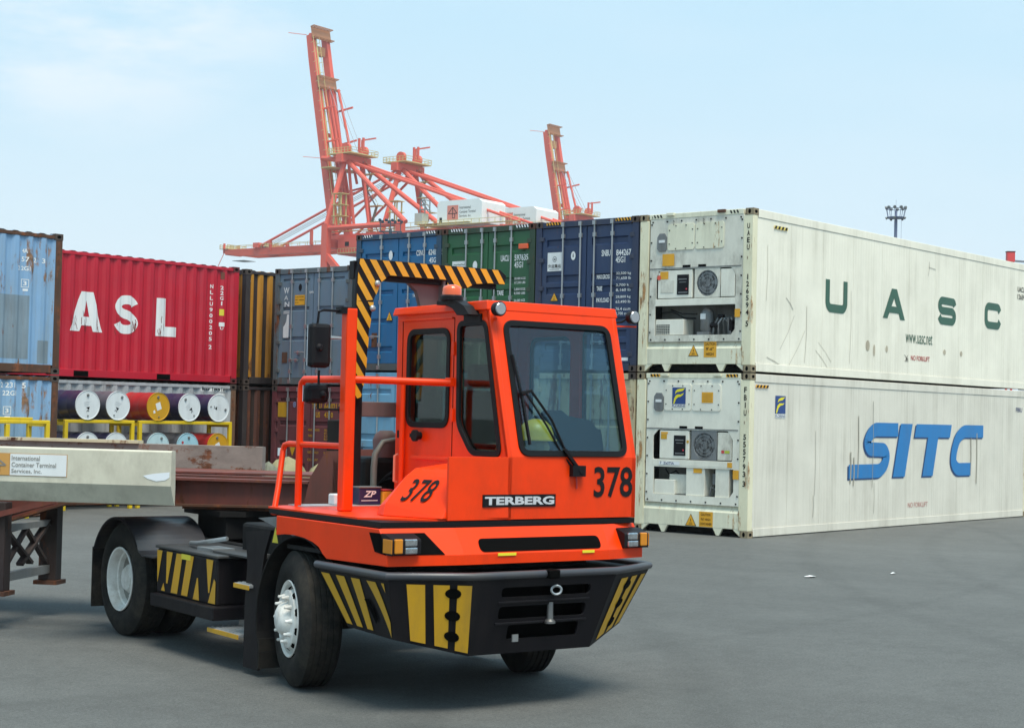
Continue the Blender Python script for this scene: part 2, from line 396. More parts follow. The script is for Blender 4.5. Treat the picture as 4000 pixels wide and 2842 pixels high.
def container(label, loc, Ln, H, m, mp=None, mc=None, door=None, rods=None, ribs=None, sill=None, flatside=False, header=None, roofcorr=True, name='shipping_container', group=None, endwall=False):
    """x=0 is the door end (faces -X), y=0 the long side that faces -Y"""
    t = thing(name, label, 'container', loc, 0, group); mp = mp or m; mc = mc or m_cast
    me = casting_mesh(mc)
    for x in (0, Ln-.178):
        for y in (0, WD-.162):
            for z in (0, H-.118):
                o = link('corner_casting', me, t); o.location = (x, y, z)
            MB().box((x+.006 if x == 0 else x+.03, y+.004 if y == 0 else y+.022, .118), (x+.14 if x == 0 else x+.172, y+.14 if y == 0 else y+.158, H-.118)).build('corner_post', mp, t, .006)
    # long side walls, rails
    for y, sg in ((0, 1), (WD, -1)):
        MB().box((.178, y+sg*.006, H-.10), (Ln-.178, y+sg*.066, H-.035)).build('top_rail', mp, t, .006)
        MB().box((.178, y+sg*.008, .02), (Ln-.178, y+sg*.05, .17)).build('bottom_rail', mp, t, .006)
        if flatside is False:
            pts = corr_pts(Ln, .15)
            corr_sheet(pts, lambda s, d, z: (s, y+sg*(.012+d), z), .165, H-.095, 'side_wall', m, t)
    if roofcorr:
        pts = corr_pts(Ln, .19, .02)
        mb = MB(); k = len(pts); mb.add([(s, .03, H-.015-d) for s, d in pts]+[(s, WD-.03, H-.015-d) for s, d in pts], [(i, i+1, k+i+1, k+i) for i in range(k-1)])
        mb.build('roof', m, t, fix=False)
    else: MB().box((.12, .02, H-.05), (Ln-.12, WD-.02, H-.02)).build('roof', m, t)
    MB().box((.1, .05, .02), (Ln-.1, WD-.05, .12)).build('floor_frame', m_blk2, t)
    # far end wall
    MB().box((Ln-.06, .12, .15), (Ln-.03, WD-.12, H-.1)).build('end_wall', m, t)
    if endwall:
        pts = corr_pts(WD, .12); corr_sheet(pts, lambda s, d, z: (.02+d, s, z), .15, H-.1, 'end_wall', m, t)
        MB().box((.012, .162, .02), (.10, WD-.162, .16)).build('door_sill', mp, t, .005); MB().box((.012, .162, H-.115), (.10, WD-.162, H-.01)).build('door_header', mp, t, .005)
    if door:
        MB().box((.008, .162, H-.125), (.09, WD-.162, H-.012)).build('door_header', header or mp, t, .006)
        MB().box((.008, .162, .015), (.10, WD-.162, .155)).build('door_sill', sill or mp, t, .006)
        y0, y1 = .145, WD-.145; mid = WD/2
        for (a, b), near in (((y0, mid-.012), 1), ((mid+.012, y1), 0)):
            # leaf: a pressed steel sheet with horizontal folds inside a flat margin
            mb = MB(); z0, z1 = .165, H-.135; rib = ribs or []
            prof = [(z0, 0)]
            for (lo, hi) in rib: prof += [(lo-.025, 0), (lo, .034), (hi, .034), (hi+.025, 0)]
            prof.append((z1, 0)); mg = .11
            X = .035
            for (c0, c1) in ((a, a+mg), (b-mg, b)): mb.add([(X, c0, z0), (X, c1, z0), (X, c1, z1), (X, c0, z1)], [(0, 1, 2, 3)])
            k = len(prof); mb.add([(X+d, a+mg, z) for z, d in prof]+[(X+d, b-mg, z) for z, d in prof], [(i, i+1, k+i+1, k+i) for i in range(k-1)])
            for c in (a+mg, b-mg):
                for (lo, hi) in rib: mb.add([(X, c, lo-.025), (X+.034, c, lo), (X+.034, c, hi), (X, c, hi+.025)], [(0, 1, 2, 3)])
            mb.add([(X, a, z0), (X, a, z1), (X+.05, a, z1), (X+.05, a, z0)], [(0, 1, 2, 3)]); mb.add([(X, b, z0), (X, b, z1), (X+.05, b, z1), (X+.05, b, z0)], [(0, 1, 2, 3)])
            d = mb.build('door', m, t, fix=False)
            MB().box((.074, a-.008, z0-.008), (.086, b+.008, z1+.008)).build('gasket', m_seal, d)
            for ry in [r for r in rods if a < r < b]:
                rb = MB(); rb.tube([(.004, ry, .07), (.004, ry, H-.06)], .0165, 8)
                ro = rb.build('lock_rod', m_chrome, d)
                for z in (.075, .30, .55, H*.5, H-.30, H-.075): link('bracket', BRACKET, d, loc=(-.012 if .1 < z < H-.1 else -.03, ry, z))
            rr = sorted([r for r in rods if a < r < b])
            for i, ry in enumerate(rr):
                zz = .72 if i == 0 else .55; sg = 1 if i == 0 else -1
                hb = MB(); hb.tube([(-.01, ry, zz), (-.028, ry+sg*.05, zz+.006), (-.022, ry+sg*.30, zz)], [.011, .013, .011], 6); hb.box((-.02, ry+sg*.20-.03, zz-.04), (.034, ry+sg*.20+.03, zz+.035))
                hb.build('handle', m_chrome, d)
            hy = a if near else b; s = 1 if near else -1
            hm = MB(); hm.box((-.002, -s*.055, -.04), (.040, s*.05, .04)); hm = hm.build('hinge', mp, d, .004); hm.location = (0, hy, .32)
            for z in (.95, 1.6, H-.75, H-.34): o = hm.copy(); C.objects.link(o); o.location = (0, hy, z)
    return t
def endprint(t): return Print((.0, WD, 0), (0, -1, 0), (0, 0, 1))   # u from the left edge seen from outside
def sideprint(y=.012): return Print((0, y, 0), (1, 0, 0), (0, 0, 1))
def haz(t, u0, u1, z0, z1, mbase, mstr, x=.008):
    poly = [(u0, z0), (u1, z0), (u1, z1), (u0, z1)]
    p = endprint(t); p.o.x = x; p.rect(u0, z0, u1-u0, z1-z0, .003); p.build('warning_stripes', mbase, t)
    q = endprint(t); q.o.x = x
    for s in hatch(poly, R(25), .062, .5): q.poly(s, .006)
    q.build('warning_stripes', mstr, t)
def tri_sign(p, u, v, w, h, t, px):
    """yellow triangle with a dark rim"""
    p.poly([(u-w/2, v), (u+w/2, v), (u, v+h)], .006); a = p.build('warning_triangle', m_bprint, t)
    q = Print(p.o, p.U, p.V); k = .86
    q.poly([(u-w/2*k, v+h*.05), (u+w/2*k, v+h*.05), (u, v+h*.93)], .009); q.build('warning_triangle', m_cyel, t)
    r = Print(p.o, p.U, p.V); r.rect(u-w*.16, v+h*.14, w*.32, h*.035, .011); r.rect(u-w*.12, v+h*.24, w*.24, h*.035, .011); r.rect(u-w*.02, v+h*.38, w*.05, h*.2, .011); r.build('warning_text', m_bprint, t)

GAP = .02; HC = 2.896; HS = 2.591
Z2 = HC+GAP; S2 = HS+GAP
# paints
m_navy = mat('navy_paint', (.018, .040, .105), .45, dirt=.3, rust=.12, dirtcol=(.06, .07, .10))
m_green = mat('green_paint', (.018, .105, .040), .45, dirt=.3, rust=.12, dirtcol=(.05, .08, .05))
m_blue = mat('blue_paint', (.010, .125, .29), .45, dirt=.3, rust=.12, dirtcol=(.05, .10, .15))
m_lblue = mat('light_blue_paint', (.16, .37, .55), .5, dirt=.3, rust=.25, dirtcol=(.16, .22, .25))
m_wan = mat('slate_blue_paint', (.135, .20, .265), .55, dirt=.5, rust=.22, dirtcol=(.16, .17, .16))
m_maroon = mat('maroon_paint', (.14, .035, .042), .6, dirt=.4, rust=.2, dirtcol=(.10, .05, .05))
m_asl = mat('crimson_paint', (.50, .012, .030), .45, dirt=.22, rust=.08, var=.10, dirtcol=(.33, .045, .075), scale=.8, stretch=.5)
m_gry = mat('grey_paint', (.40, .42, .44), .55, dirt=.4, rust=.15, dirtcol=(.14, .13, .12))
m_faded = mat('faded_blue_paint', (.215, .375, .58), .6, dirt=.6, rust=.40, dirtcol=(.26, .30, .30), rustcol=(.30, .16, .085), stretch=.12)
m_brn = mat('brown_rust_post', (.085, .038, .022), .8, dirt=.2, rust=.5, var=.25)
m_dpost = mat('dark_post', (.030, .022, .026), .7, dirt=.4, rust=.2, var=.2)
m_rbr = mat('rust_brown_wall', (.095, .033, .022), .75, dirt=.5, rust=.5, dirtcol=(.05, .025, .02), stretch=.1)
m_oryel = mat('ochre_wall', (.46, .20, .016), .6, dirt=.75, rust=.38, dirtcol=(.10, .045, .02), rustcol=(.11, .035, .015), stretch=.06)
m_beige = mat('beige_rust_paint', (.50, .43, .27), .6, dirt=.5, rust=.48, dirtcol=(.30, .18, .08))
m_sill = mat('grey_sill', (.07, .08, .085), .6, dirt=.4, rust=.3)

# --- navy, upper row next to the white refrigerated stack
YN, YG, YB, YW = 2.47, 4.93, 7.385, 10.08
XD = 0
ribsN = [(.42, .52), (.66, .76), (.90, 1.0), (1.50, 1.60), (1.73, 1.83), (2.42, 2.52)]
navy = container('navy blue container with silver lock rods in the upper row, touching the white refrigerated stack', (XD, YN, Z2), 12.19, HC, m_navy, mp=mat('navy_frame', (.02, .032, .075), .5, dirt=.3, rust=.15), door=True,
   rods=[.60, 1.02, 1.35, 1.77], ribs=ribsN, group='door ends of the upper row')
def U(y, y0): return WD-(y-y0)            # world y -> print u
p = endprint(navy); p.o.x = .032; W_ = lambda y: U(y, YN); z = lambda q: q-Z2
p.text('SNBU', W_(3.33), z(5.09), .21, .12, .02); p.text('844267  2', W_(2.99), z(5.085), .46, .12, .02); p.text('45G1', W_(3.0), z(4.955), .22, .115, .02)
for (a, s1, s2, zz) in (('MAX.GROSS', '32,500 kg', '71,650 lb', 4.66), ('TARE', '3,700 kg', '8,160 lb', 4.44), ('PAYLOAD', '28,800 kg', '63,490 lb', 4.22), ('CU.CAP.', '76.4 cu.m', '2,700 cu.ft', 4.0)):
    p.text(a, W_(3.43), z(zz), .13 if a == 'TARE' else .30, .085, .02); p.text(s1, W_(2.98), z(zz+.06), .34, .06, .01); p.text(s2, W_(2.98), z(zz-.03), .34, .06, .01)
p.rect(W_(2.82), z(3.12), .15, .06); p.build('lettering', m_white, navy)
p = endprint(navy); p.o.x = .032; p.rect(W_(4.62), z(4.85), .35, .36, .012); p.disc(W_(4.0), z(5.13), .055, .085, .008); p.build('white_panel', m_white, navy)
p = endprint(navy); p.o.x = .032; p.text('外运集运', W_(4.60), z(4.91), .31, .075, .01, lift=.015)
p.ribbon([(W_(4.445)+.045*math.cos(k*math.pi/8), z(5.08)+.05*math.sin(k*math.pi/8)) for k in range(16)], .008, .015, True); p.text('M', W_(4.445)-.02, z(5.06), .04, .035, .02, lift=.015); p.rect(W_(4.57), z(4.88), .24, .007, .015)
p.text('i', W_(4.0)-.012, z(5.10), .024, .07, .02, lift=.011); p.build('lettering', m_bprint, navy)
tri_sign(Print((.030, YN+WD-YN, 0), (0, -1, 0), (0, 0, 1)), W_(4.44), z(4.27), .20, .17, navy, .03)
haz(navy, W_(4.65), W_(4.30), HC-.075, HC-.018, m_bprint, m_cyel); haz(navy, W_(3.0), W_(2.65), HC-.075, HC-.018, m_bprint, m_cyel)

green = container('dark green container in the upper row between the bright blue and navy ones', (XD, YG, Z2), 12.19, HC, m_green, mp=mat('green_frame', (.02, .05, .025), .5, dirt=.3, rust=.35), mc=mat('rust_casting', (.085, .035, .022), .8, rust=.4), door=True,
   rods=[.60, 1.02, 1.36, 1.78], ribs=[(.42, .52), (.66, .76), (.90, 1.0), (1.50, 1.60), (1.73, 1.83), (2.38, 2.48)], group='door ends of the upper row')
p = endprint(green); p.o.x = .032; W_ = lambda y: U(y, YG)
p.text('UACU', W_(5.81), z(5.09), .21, .125, .02); p.text('597635  3', W_(5.46), z(5.09), .47, .125, .02); p.text('45G1', W_(5.46), z(4.95), .22, .12, .02)
for (a, s1, s2, zz) in (('', '30,480 KGS', '67,200 LBS', 4.63), ('TARE', '3,800 KGS', '8,380 LBS', 4.42), ('NET', '26,680 KGS', '58,820 LBS', 4.2)):
    if a: p.text(a, W_(5.89), z(zz), .17, .10, .02)
    p.text(s1, W_(5.45), z(zz+.08), .28, .055, .01); p.text(s2, W_(5.45), z(zz), .28, .055, .01)
p.rect(W_(7.09), z(5.02), .37, .12, .006); p.disc(W_(6.48), z(5.04), .06, .09, .006); p.build('lettering', m_white, green)
p = endprint(green); p.o.x = .032; p.ribbon([(W_(7.05)+i*.03, z(5.07)+.008*math.sin(i*2)) for i in range(11)], .012, .01); p.build('logo', m_grn_t, green)
MB().box((-.02, .17, 2.40), (.03, .40, 2.50)).build('door_light', mat('door_tag', (.75, .12, .04), .4, var=0), green, .01)
haz(green, W_(7.12), W_(6.8), HC-.075, HC-.018, m_bprint, m_white); haz(green, W_(5.42), W_(5.1), HC-.075, HC-.018, m_bprint, m_white)

blue = container('bright blue container in the upper row behind the striped arch of the tractor', (XD, YB, Z2), 12.19, HC, m_blue, mp=mat('blue_frame', (.018, .06, .115), .5, dirt=.3, rust=.3), door=True,
   rods=[.46, .90, 1.23, 1.69], ribs=[(.42, .50), (1.02, 1.08), (1.62, 1.68), (2.40, 2.46)], sill=m_sill, group='door ends of the upper row')
p = endprint(blue); p.o.x = .032; W_ = lambda y: U(y, YB)
p.text('CSNU', W_(8.09), z(5.30), .22, .115, .02); p.text('624820  5', W_(7.75), z(5.30), .40, .12, .02); p.text('45G1', W_(7.73), z(5.14), .23, .11, .02)
p.text('MAX.', W_(8.17), z(4.65), .12, .06, .02); p.text('GROSS', W_(8.02), z(4.65), .17, .06, .02); p.text('30,480', W_(7.76), z(4.65), .3, .06, .02); p.text('TARE', W_(8.17), z(4.45), .12, .06, .02); p.text('3,900', W_(7.76), z(4.45), .2, .06, .02)
p.disc(W_(8.82), z(5.34), .055, .10, .006); p.build('lettering', m_white, blue)
tri_sign(Print((.030, WD, 0), (0, -1, 0), (0, 0, 1)), W_(8.81), z(3.97), .19, .20, blue, .03)
p = endprint(blue); p.o.x = .032; p.rect(W_(9.32), z(3.42), .16, .30); p.build('plate', m_rust, blue)
haz(blue, W_(9.62), W_(9.35), HC-.075, HC-.018, m_bprint, m_white); haz(blue, W_(7.8), W_(7.5), HC-.075, HC-.018, m_bprint, m_white)

# --- lower row under them
container('beige container with rusty doors under the navy one', (XD, YN, 0), 12.19, HC, m_beige, door=True, rods=[.60, 1.02, 1.35, 1.77], ribs=[(.5, .6), (1.2, 1.3), (1.9, 2.0)], group='door ends of the lower row')
t = container('mid blue container with a white band across its doors under the green one', (XD, YG, 0), 12.19, HC, mat('teal_blue_paint', (.05, .22, .38), .5, dirt=.3, rust=.2), door=True, rods=[.60, 1.02, 1.36, 1.78], ribs=[(.5, .6), (.9, 1.0), (1.3, 1.4)], group='door ends of the lower row')
p = endprint(t); p.o.x = .032; p.rect(.16, 1.62, 2.1, .14); p.rect(.16, 1.40, 2.1, .10); p.text('GENSTAR', .3, 2.3, .8, .14, .02) if 0 else None; p.build('white_band', m_white, t)
lb = container('light blue container with two white placards under the bright blue one', (XD, YB, 0), 12.19, HC, m_lblue, door=True, rods=[.46, .90, 1.23, 1.69], ribs=[(.45, .55), (.70, .80), (.95, 1.05), (1.20, 1.30), (1.48, 1.58), (2.45, 2.52)], sill=m_sill, group='door ends of the lower row')
p = endprint(lb); p.o.x = .032; p.rect(U(9.37, YB), 1.99, .32, .24, .02); p.rect(U(9.02, YB), 1.97, .34, .24, .02); p.build('placard', m_white, lb)

# --- slate blue over maroon, one bay to the left
XW = .17
wan = container('slate blue container with rusty lock rods, on top of the maroon one', (XW, YW, S2), 12.19, HS, m_wan, mp=mat('slate_frame', (.10, .125, .14), .6, dirt=.5, rust=.4), door=True, rods=[.60, 1.02, 1.42, 1.88], ribs=[(1.00, 1.05), (1.66, 1.71), (2.31, 2.335)], group='door ends of the lower stack')
wan_p = wan
W_ = lambda y: U(y, YW); z = lambda q: q-S2
p = endprint(wan); p.o.x = .032
p.text('W', W_(12.25), z(4.64), .18, .14, .02); p.text('A', W_(12.23), z(4.50), .13, .10, .0); p.text('N', W_(12.21), z(4.35), .15, .11, .02)
p.ribbon([(W_(12.24), z(4.245)), (W_(12.05), z(4.25))], .02); p.ribbon([(W_(12.24), z(4.205)), (W_(12.05), z(4.21))], .02)
st = [(W_(12.24), z(3.66)), (W_(12.06), z(3.66)), (W_(12.06), z(4.18)), (W_(12.24), z(4.17))]
jag = [(W_(12.24), z(3.66)), (W_(12.06), z(3.66)), (W_(12.055), z(4.18))]
for i in range(14): jag.append((W_(12.10+.16*((i*37) % 10)/10), z(4.17-.036*i)))
p.poly(st[:1]+jag[1:3]+[(W_(12.12), z(4.18)), (W_(12.15), z(4.02)), (W_(12.19), z(3.95)), (W_(12.24), z(3.90))])
p.text('NMW', W_(11.42), z(4.62), .13, .06, .01)
p.build('lettering', m_white, wan)
p = endprint(wan); p.o.x = .032; p.rect(W_(11.88), z(4.38), .32, .22, .008); p.build('caution_sticker', m_cyel, wan)
p = endprint(wan); p.o.x = .032; p.text('CAUTION', W_(11.86), z(4.545), .26, .03, .01, lift=.01); p.text('9FT HIGH', W_(11.86), z(4.475), .27, .035, .01, lift=.01); p.text('8-6', W_(11.86), z(4.42), .10, .03, lift=.01); p.disc(W_(11.72), z(4.77), .05, .08, .004); p.build('lettering', m_bprint, wan)
p = endprint(wan); p.o.x = .032; p.rect(W_(12.25), z(3.10), .17, .24, .006); p.build('plate', m_rust, wan)
mar = container('maroon container with yellow markings at the bottom of its stack', (XW, YW, 0), 12.19, HS, m_maroon, door=True, rods=[.60, 1.06, 1.58, 1.92], ribs=[(.35, .42), (.80, .87), (1.28, 1.36), (1.73, 1.80), (2.25, 2.30)], group='door ends of the lower stack')
p = endprint(mar); p.o.x = .032
p.text('TPXU', W_(11.25), 2.10, .3, .12, .02); p.text('643021', W_(10.86), 2.09, .38, .13, .02); p.text('0', W_(10.42), 2.1, .06, .12, .02); p.text('US', W_(11.12), 1.91, .13, .12, .02); p.text('4310', W_(10.86), 1.91, .27, .12, .02)
for i, (a, b) in enumerate((('MAX. GROSS', '30,480'), ('', '67,200'), ('TARE', '3,700'), ('', '8,160'))):
    if a: p.text(a, W_(11.35), 1.61-.07*i*.9, .36 if i == 0 else .14, .05, .01)
    p.text(b, W_(10.85), 1.61-.065*i, .22, .05, .01); p.text('KG' if i % 2 == 0 else 'LB', W_(10.56), 1.61-.065*i, .08, .05, .01)
for i, (a, b) in enumerate((('NET CARGO', '26,780'), ('CU. CAP.', '67.6'))): p.text(a, W_(11.35), 1.12-.16*i, .34, .05, .01); p.text(b, W_(10.85), 1.12-.16*i, .22, .05, .01)
p.poly([(W_(11.92), 1.24), (W_(11.84), 1.04), (W_(11.74), 1.24)]); p.rect(W_(12.33), 1.90, .28, .33, .006); p.build('lettering', m_yel, mar)
p = endprint(mar); p.o.x = .032; p.ribbon([(W_(11.80)+.04*math.cos(k*math.pi/6), 2.18+.055*math.sin(k*math.pi/6)) for k in range(12)], .014, .006, True); p.text('3', W_(11.80)-.02, 2.15, .04, .06, .02); p.build('logo', mat('pale_blue_print', (.25, .35, .6), .5, var=0), mar)

# --- crimson over grey: long sides face the yard
YA = 12.955; XA = -.49-6.058
asl = container('crimson 20 foot container with three big white letters on its side', (XA, YA, S2), 6.058, HS, m_asl, mc=mat('red_casting', (.12, .02, .022), .7, rust=.35), endwall=True)
pts_side = corr_pts(6.058, .15); FOLD = (0, pts_side, (0, -1, 0))
X_ = lambda x: x-XA
p = sideprint()
b = .235
p.poly([(X_(-4.94), z(3.55)), (X_(-4.69), z(3.55)), (X_(-4.645), z(3.70)), (X_(-4.43), z(3.70)), (X_(-4.395), z(3.55)), (X_(-4.13), z(3.55)), (X_(-4.395), z(4.37)), (X_(-4.67), z(4.37))]) if 0 else None
# A as two legs and a bar
p.begin()
p.poly([(X_(-4.94), z(3.56)), (X_(-4.70), z(3.56)), (X_(-4.535), z(4.20)), (X_(-4.535), z(4.37)), (X_(-4.68), z(4.37))])
p.poly([(X_(-4.38), z(3.56)), (X_(-4.13), z(3.56)), (X_(-4.39), z(4.37)), (X_(-4.535), z(4.37)), (X_(-4.535), z(4.20))])
p.poly([(X_(-4.67), z(3.68)), (X_(-4.41), z(3.68)), (X_(-4.455), z(3.86)), (X_(-4.625), z(3.86))], .004)
p.end(); p.begin(); p.poly([(X_(-2.75), z(3.56)), (X_(-2.50), z(3.56)), (X_(-2.50), z(4.37)), (X_(-2.74), z(4.37))])
p.poly([(X_(-2.50), z(3.56)), (X_(-2.20), z(3.56)), (X_(-2.20), z(3.77)), (X_(-2.50), z(3.77))])
p.end()
sx, sz = X_(-3.54), z(3.965)
sp = [(.205, .20), (.17, .27), (.08, .315), (-.06, .315), (-.16, .26), (-.20, .17), (-.17, .075), (-.06, .02), (.08, -.03), (.18, -.09), (.21, -.19), (.16, -.28), (.05, -.32), (-.08, -.315), (-.18, -.26), (-.215, -.185)]
p.ribbon(softpath([(sx+a*1.02, sz+c_*.98) for a, c_ in sp], .08, 3), .185)
p.build('lettering', m_white, asl, fold=FOLD)
p = sideprint(); rr = random.Random(4)
for k in range(34):
    lx = rr.choice((-4.85, -4.2, -4.6, -3.75, -3.35, -3.3, -2.62, -2.4, -2.63)); x_ = lx+rr.uniform(-.08, .08); zz = rr.uniform(3.60, 4.0 if lx != -2.4 else 3.76); n_ = rr.randint(3, 4); pts = [(X_(x_), z(zz))]
    for j in range(n_): pts.append((pts[-1][0]+rr.uniform(-.012, .02), pts[-1][1]-rr.uniform(.02, .06)))
    p.ribbon(pts, rr.uniform(.006, .014), .006)
p.build('paint_chip', mat('chip_dark', (.20, .03, .03), .8, dirt=.3), asl, fold=FOLD)
p = sideprint()
p.text('NLLU9002052'[:10]+'', X_(-1.27), z(3.42), .065, 1.33, .02, vertical=True) if 0 else None
for i, ch in enumerate('NLLU900205'): p.text(ch, X_(-1.285), z(4.68-i*.128), .06, .085, .02)
p.text('2', X_(-1.285), z(3.35), .06, .09, .02)
for i, ch in enumerate('22G1'): p.text(ch, X_(-.995), z(4.67-i*.115), .065, .085, .02)
p.rect(X_(-1.01), z(3.86), .13, .09); p.text('U', X_(-.98), z(3.79), .07, .06, .02)
p.build('lettering', m_white, asl, fold=FOLD)
p = sideprint(); p.rect(X_(-1.01), z(4.10), .11, .14); p.build('sticker', mat('sticker_yellow', (.7, .6, .05), .5, var=0), asl, fold=FOLD)
p = sideprint(); p.rect(X_(-1.0), z(4.90), .09, .16); p.build('vent', mat('vent_brown', (.16, .05, .03), .7, var=.1), asl, fold=FOLD)
p = Print((0, .006, 0), (1, 0, 0), (0, 0, 1)); p.rect(X_(-4.82), .03, .36, .115); p.rect(X_(-2.71), .03, .36, .115); p.build('fork_pocket', m_dk, asl)
grl = container('grey container behind the drum racks, below the crimson one', (XA, YA, 0), 6.058, HS, m_gry, mp=mat('rust_frame', (.16, .09, .055), .7, rust=.5, dirt=.3), endwall=True)
for ch_ in grl.children:
    if ch_.name.startswith('top_rail'): ch_.data.materials[0] = m_gry
p = sideprint(); p.rect(X_(-1.5), 2.42, .74, .115, .003); p.rect(X_(-1.02), 2.27, .24, .115, .003); p.build('lettering', m_white, grl, fold=FOLD)
p = sideprint(); p.text('RLU 139316', X_(-1.47), 2.435, .66, .085, .02, lift=.008); p.build('lettering', m_bprint, grl, fold=FOLD)

# --- faded light blue pair at the left edge
YL = 10.637; XL = -6.82-6.058
mpL = m_brn
fu = container('faded light blue container with a grey patch, upper one at the left edge', (XL, YL, S2), 6.058, HS, m_faded, mp=mpL, group='faded light blue containers', endwall=True)
fl = container('faded light blue container with a rusty corner post, lower one at the left edge', (XL, YL, 0), 6.058, HS, m_faded, mp=mpL, group='faded light blue containers', endwall=True)
X_ = lambda x: x-XL
for cont, zb in ((fu, 0), (fl, 0)):
    p = sideprint(); z = lambda q: q
    if cont is fu:
        p.text('4A', X_(-7.66), 4.79-S2, .1, .08, .02); p.text('57', X_(-7.67), 4.63-S2, .14, .09, .02); p.text('2', X_(-7.42), 4.63-S2, .06, .09, .02); p.text('3', X_(-7.26), 4.63-S2, .07, .09, .02); p.text('2 2G1', X_(-7.76), 4.47-S2, .26, .08, .02)
        bx, bz = X_(-7.66), 4.17-S2
    else:
        p.text('2 231', X_(-8.04), 2.34, .30, .10, .02); p.text('5', X_(-7.59), 2.34, .07, .10, .02); p.text('22G1', X_(-7.98), 2.20, .28, .09, .02)
        bx, bz = X_(-7.95), 1.86
    p.ribbon([(bx, bz), (bx+.13, bz), (bx+.13, bz+.14), (bx, bz+.14)], .012, .003, True); p.text('3', bx+.035, bz+.03, .06, .08, .02); p.rect(bx+.03, bz-.07, .09, .04)
    p.build('lettering', m_white, cont, fold=FOLD)
    p = sideprint()
    if cont is fu: p.rect(X_(-8.6), 2.87-S2, 1.10, 1.15, .002); p.rect(X_(-7.29), 2.80-S2, .24, .42, .002)
    else: p.rect(X_(-7.49), 2.2, .08, .17)
    p.build('primer_patch', mat('primer_patch', (.20, .27, .33), .7, dirt=.5, rust=.25, var=.1), cont, fold=FOLD)

# --- rusty yellow and brown containers standing back between the stacks
for zz, lab, mm, m2, mpp in ((S2, 'ochre yellow container streaked black beside a dark post, upper one in the gap', m_oryel, m_oryel, m_dpost), (0, 'dark brown rusty container, lower one in the gap', m_rbr, m_rbr, m_dpost)):
    bt_ = container(lab, (-.165, 13.1, zz), 12.19, HS, mm, mp=mpp, group='rusty containers standing back in the gap', endwall=True)
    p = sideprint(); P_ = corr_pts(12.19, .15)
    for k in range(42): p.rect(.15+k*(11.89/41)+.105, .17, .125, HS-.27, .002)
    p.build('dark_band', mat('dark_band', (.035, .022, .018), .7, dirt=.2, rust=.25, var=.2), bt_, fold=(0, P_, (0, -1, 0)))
for zz, lab, mm in ((S2, 'orange brown container seen as a sliver beside the crimson one', m_oryel), (0, 'brown container seen as a sliver beside the grey one', m_rbr)):
    container(lab, (-7.2, 15.75, zz), 12.19, HS, mm, mp=m_brn, group='rear row seen through the gap')

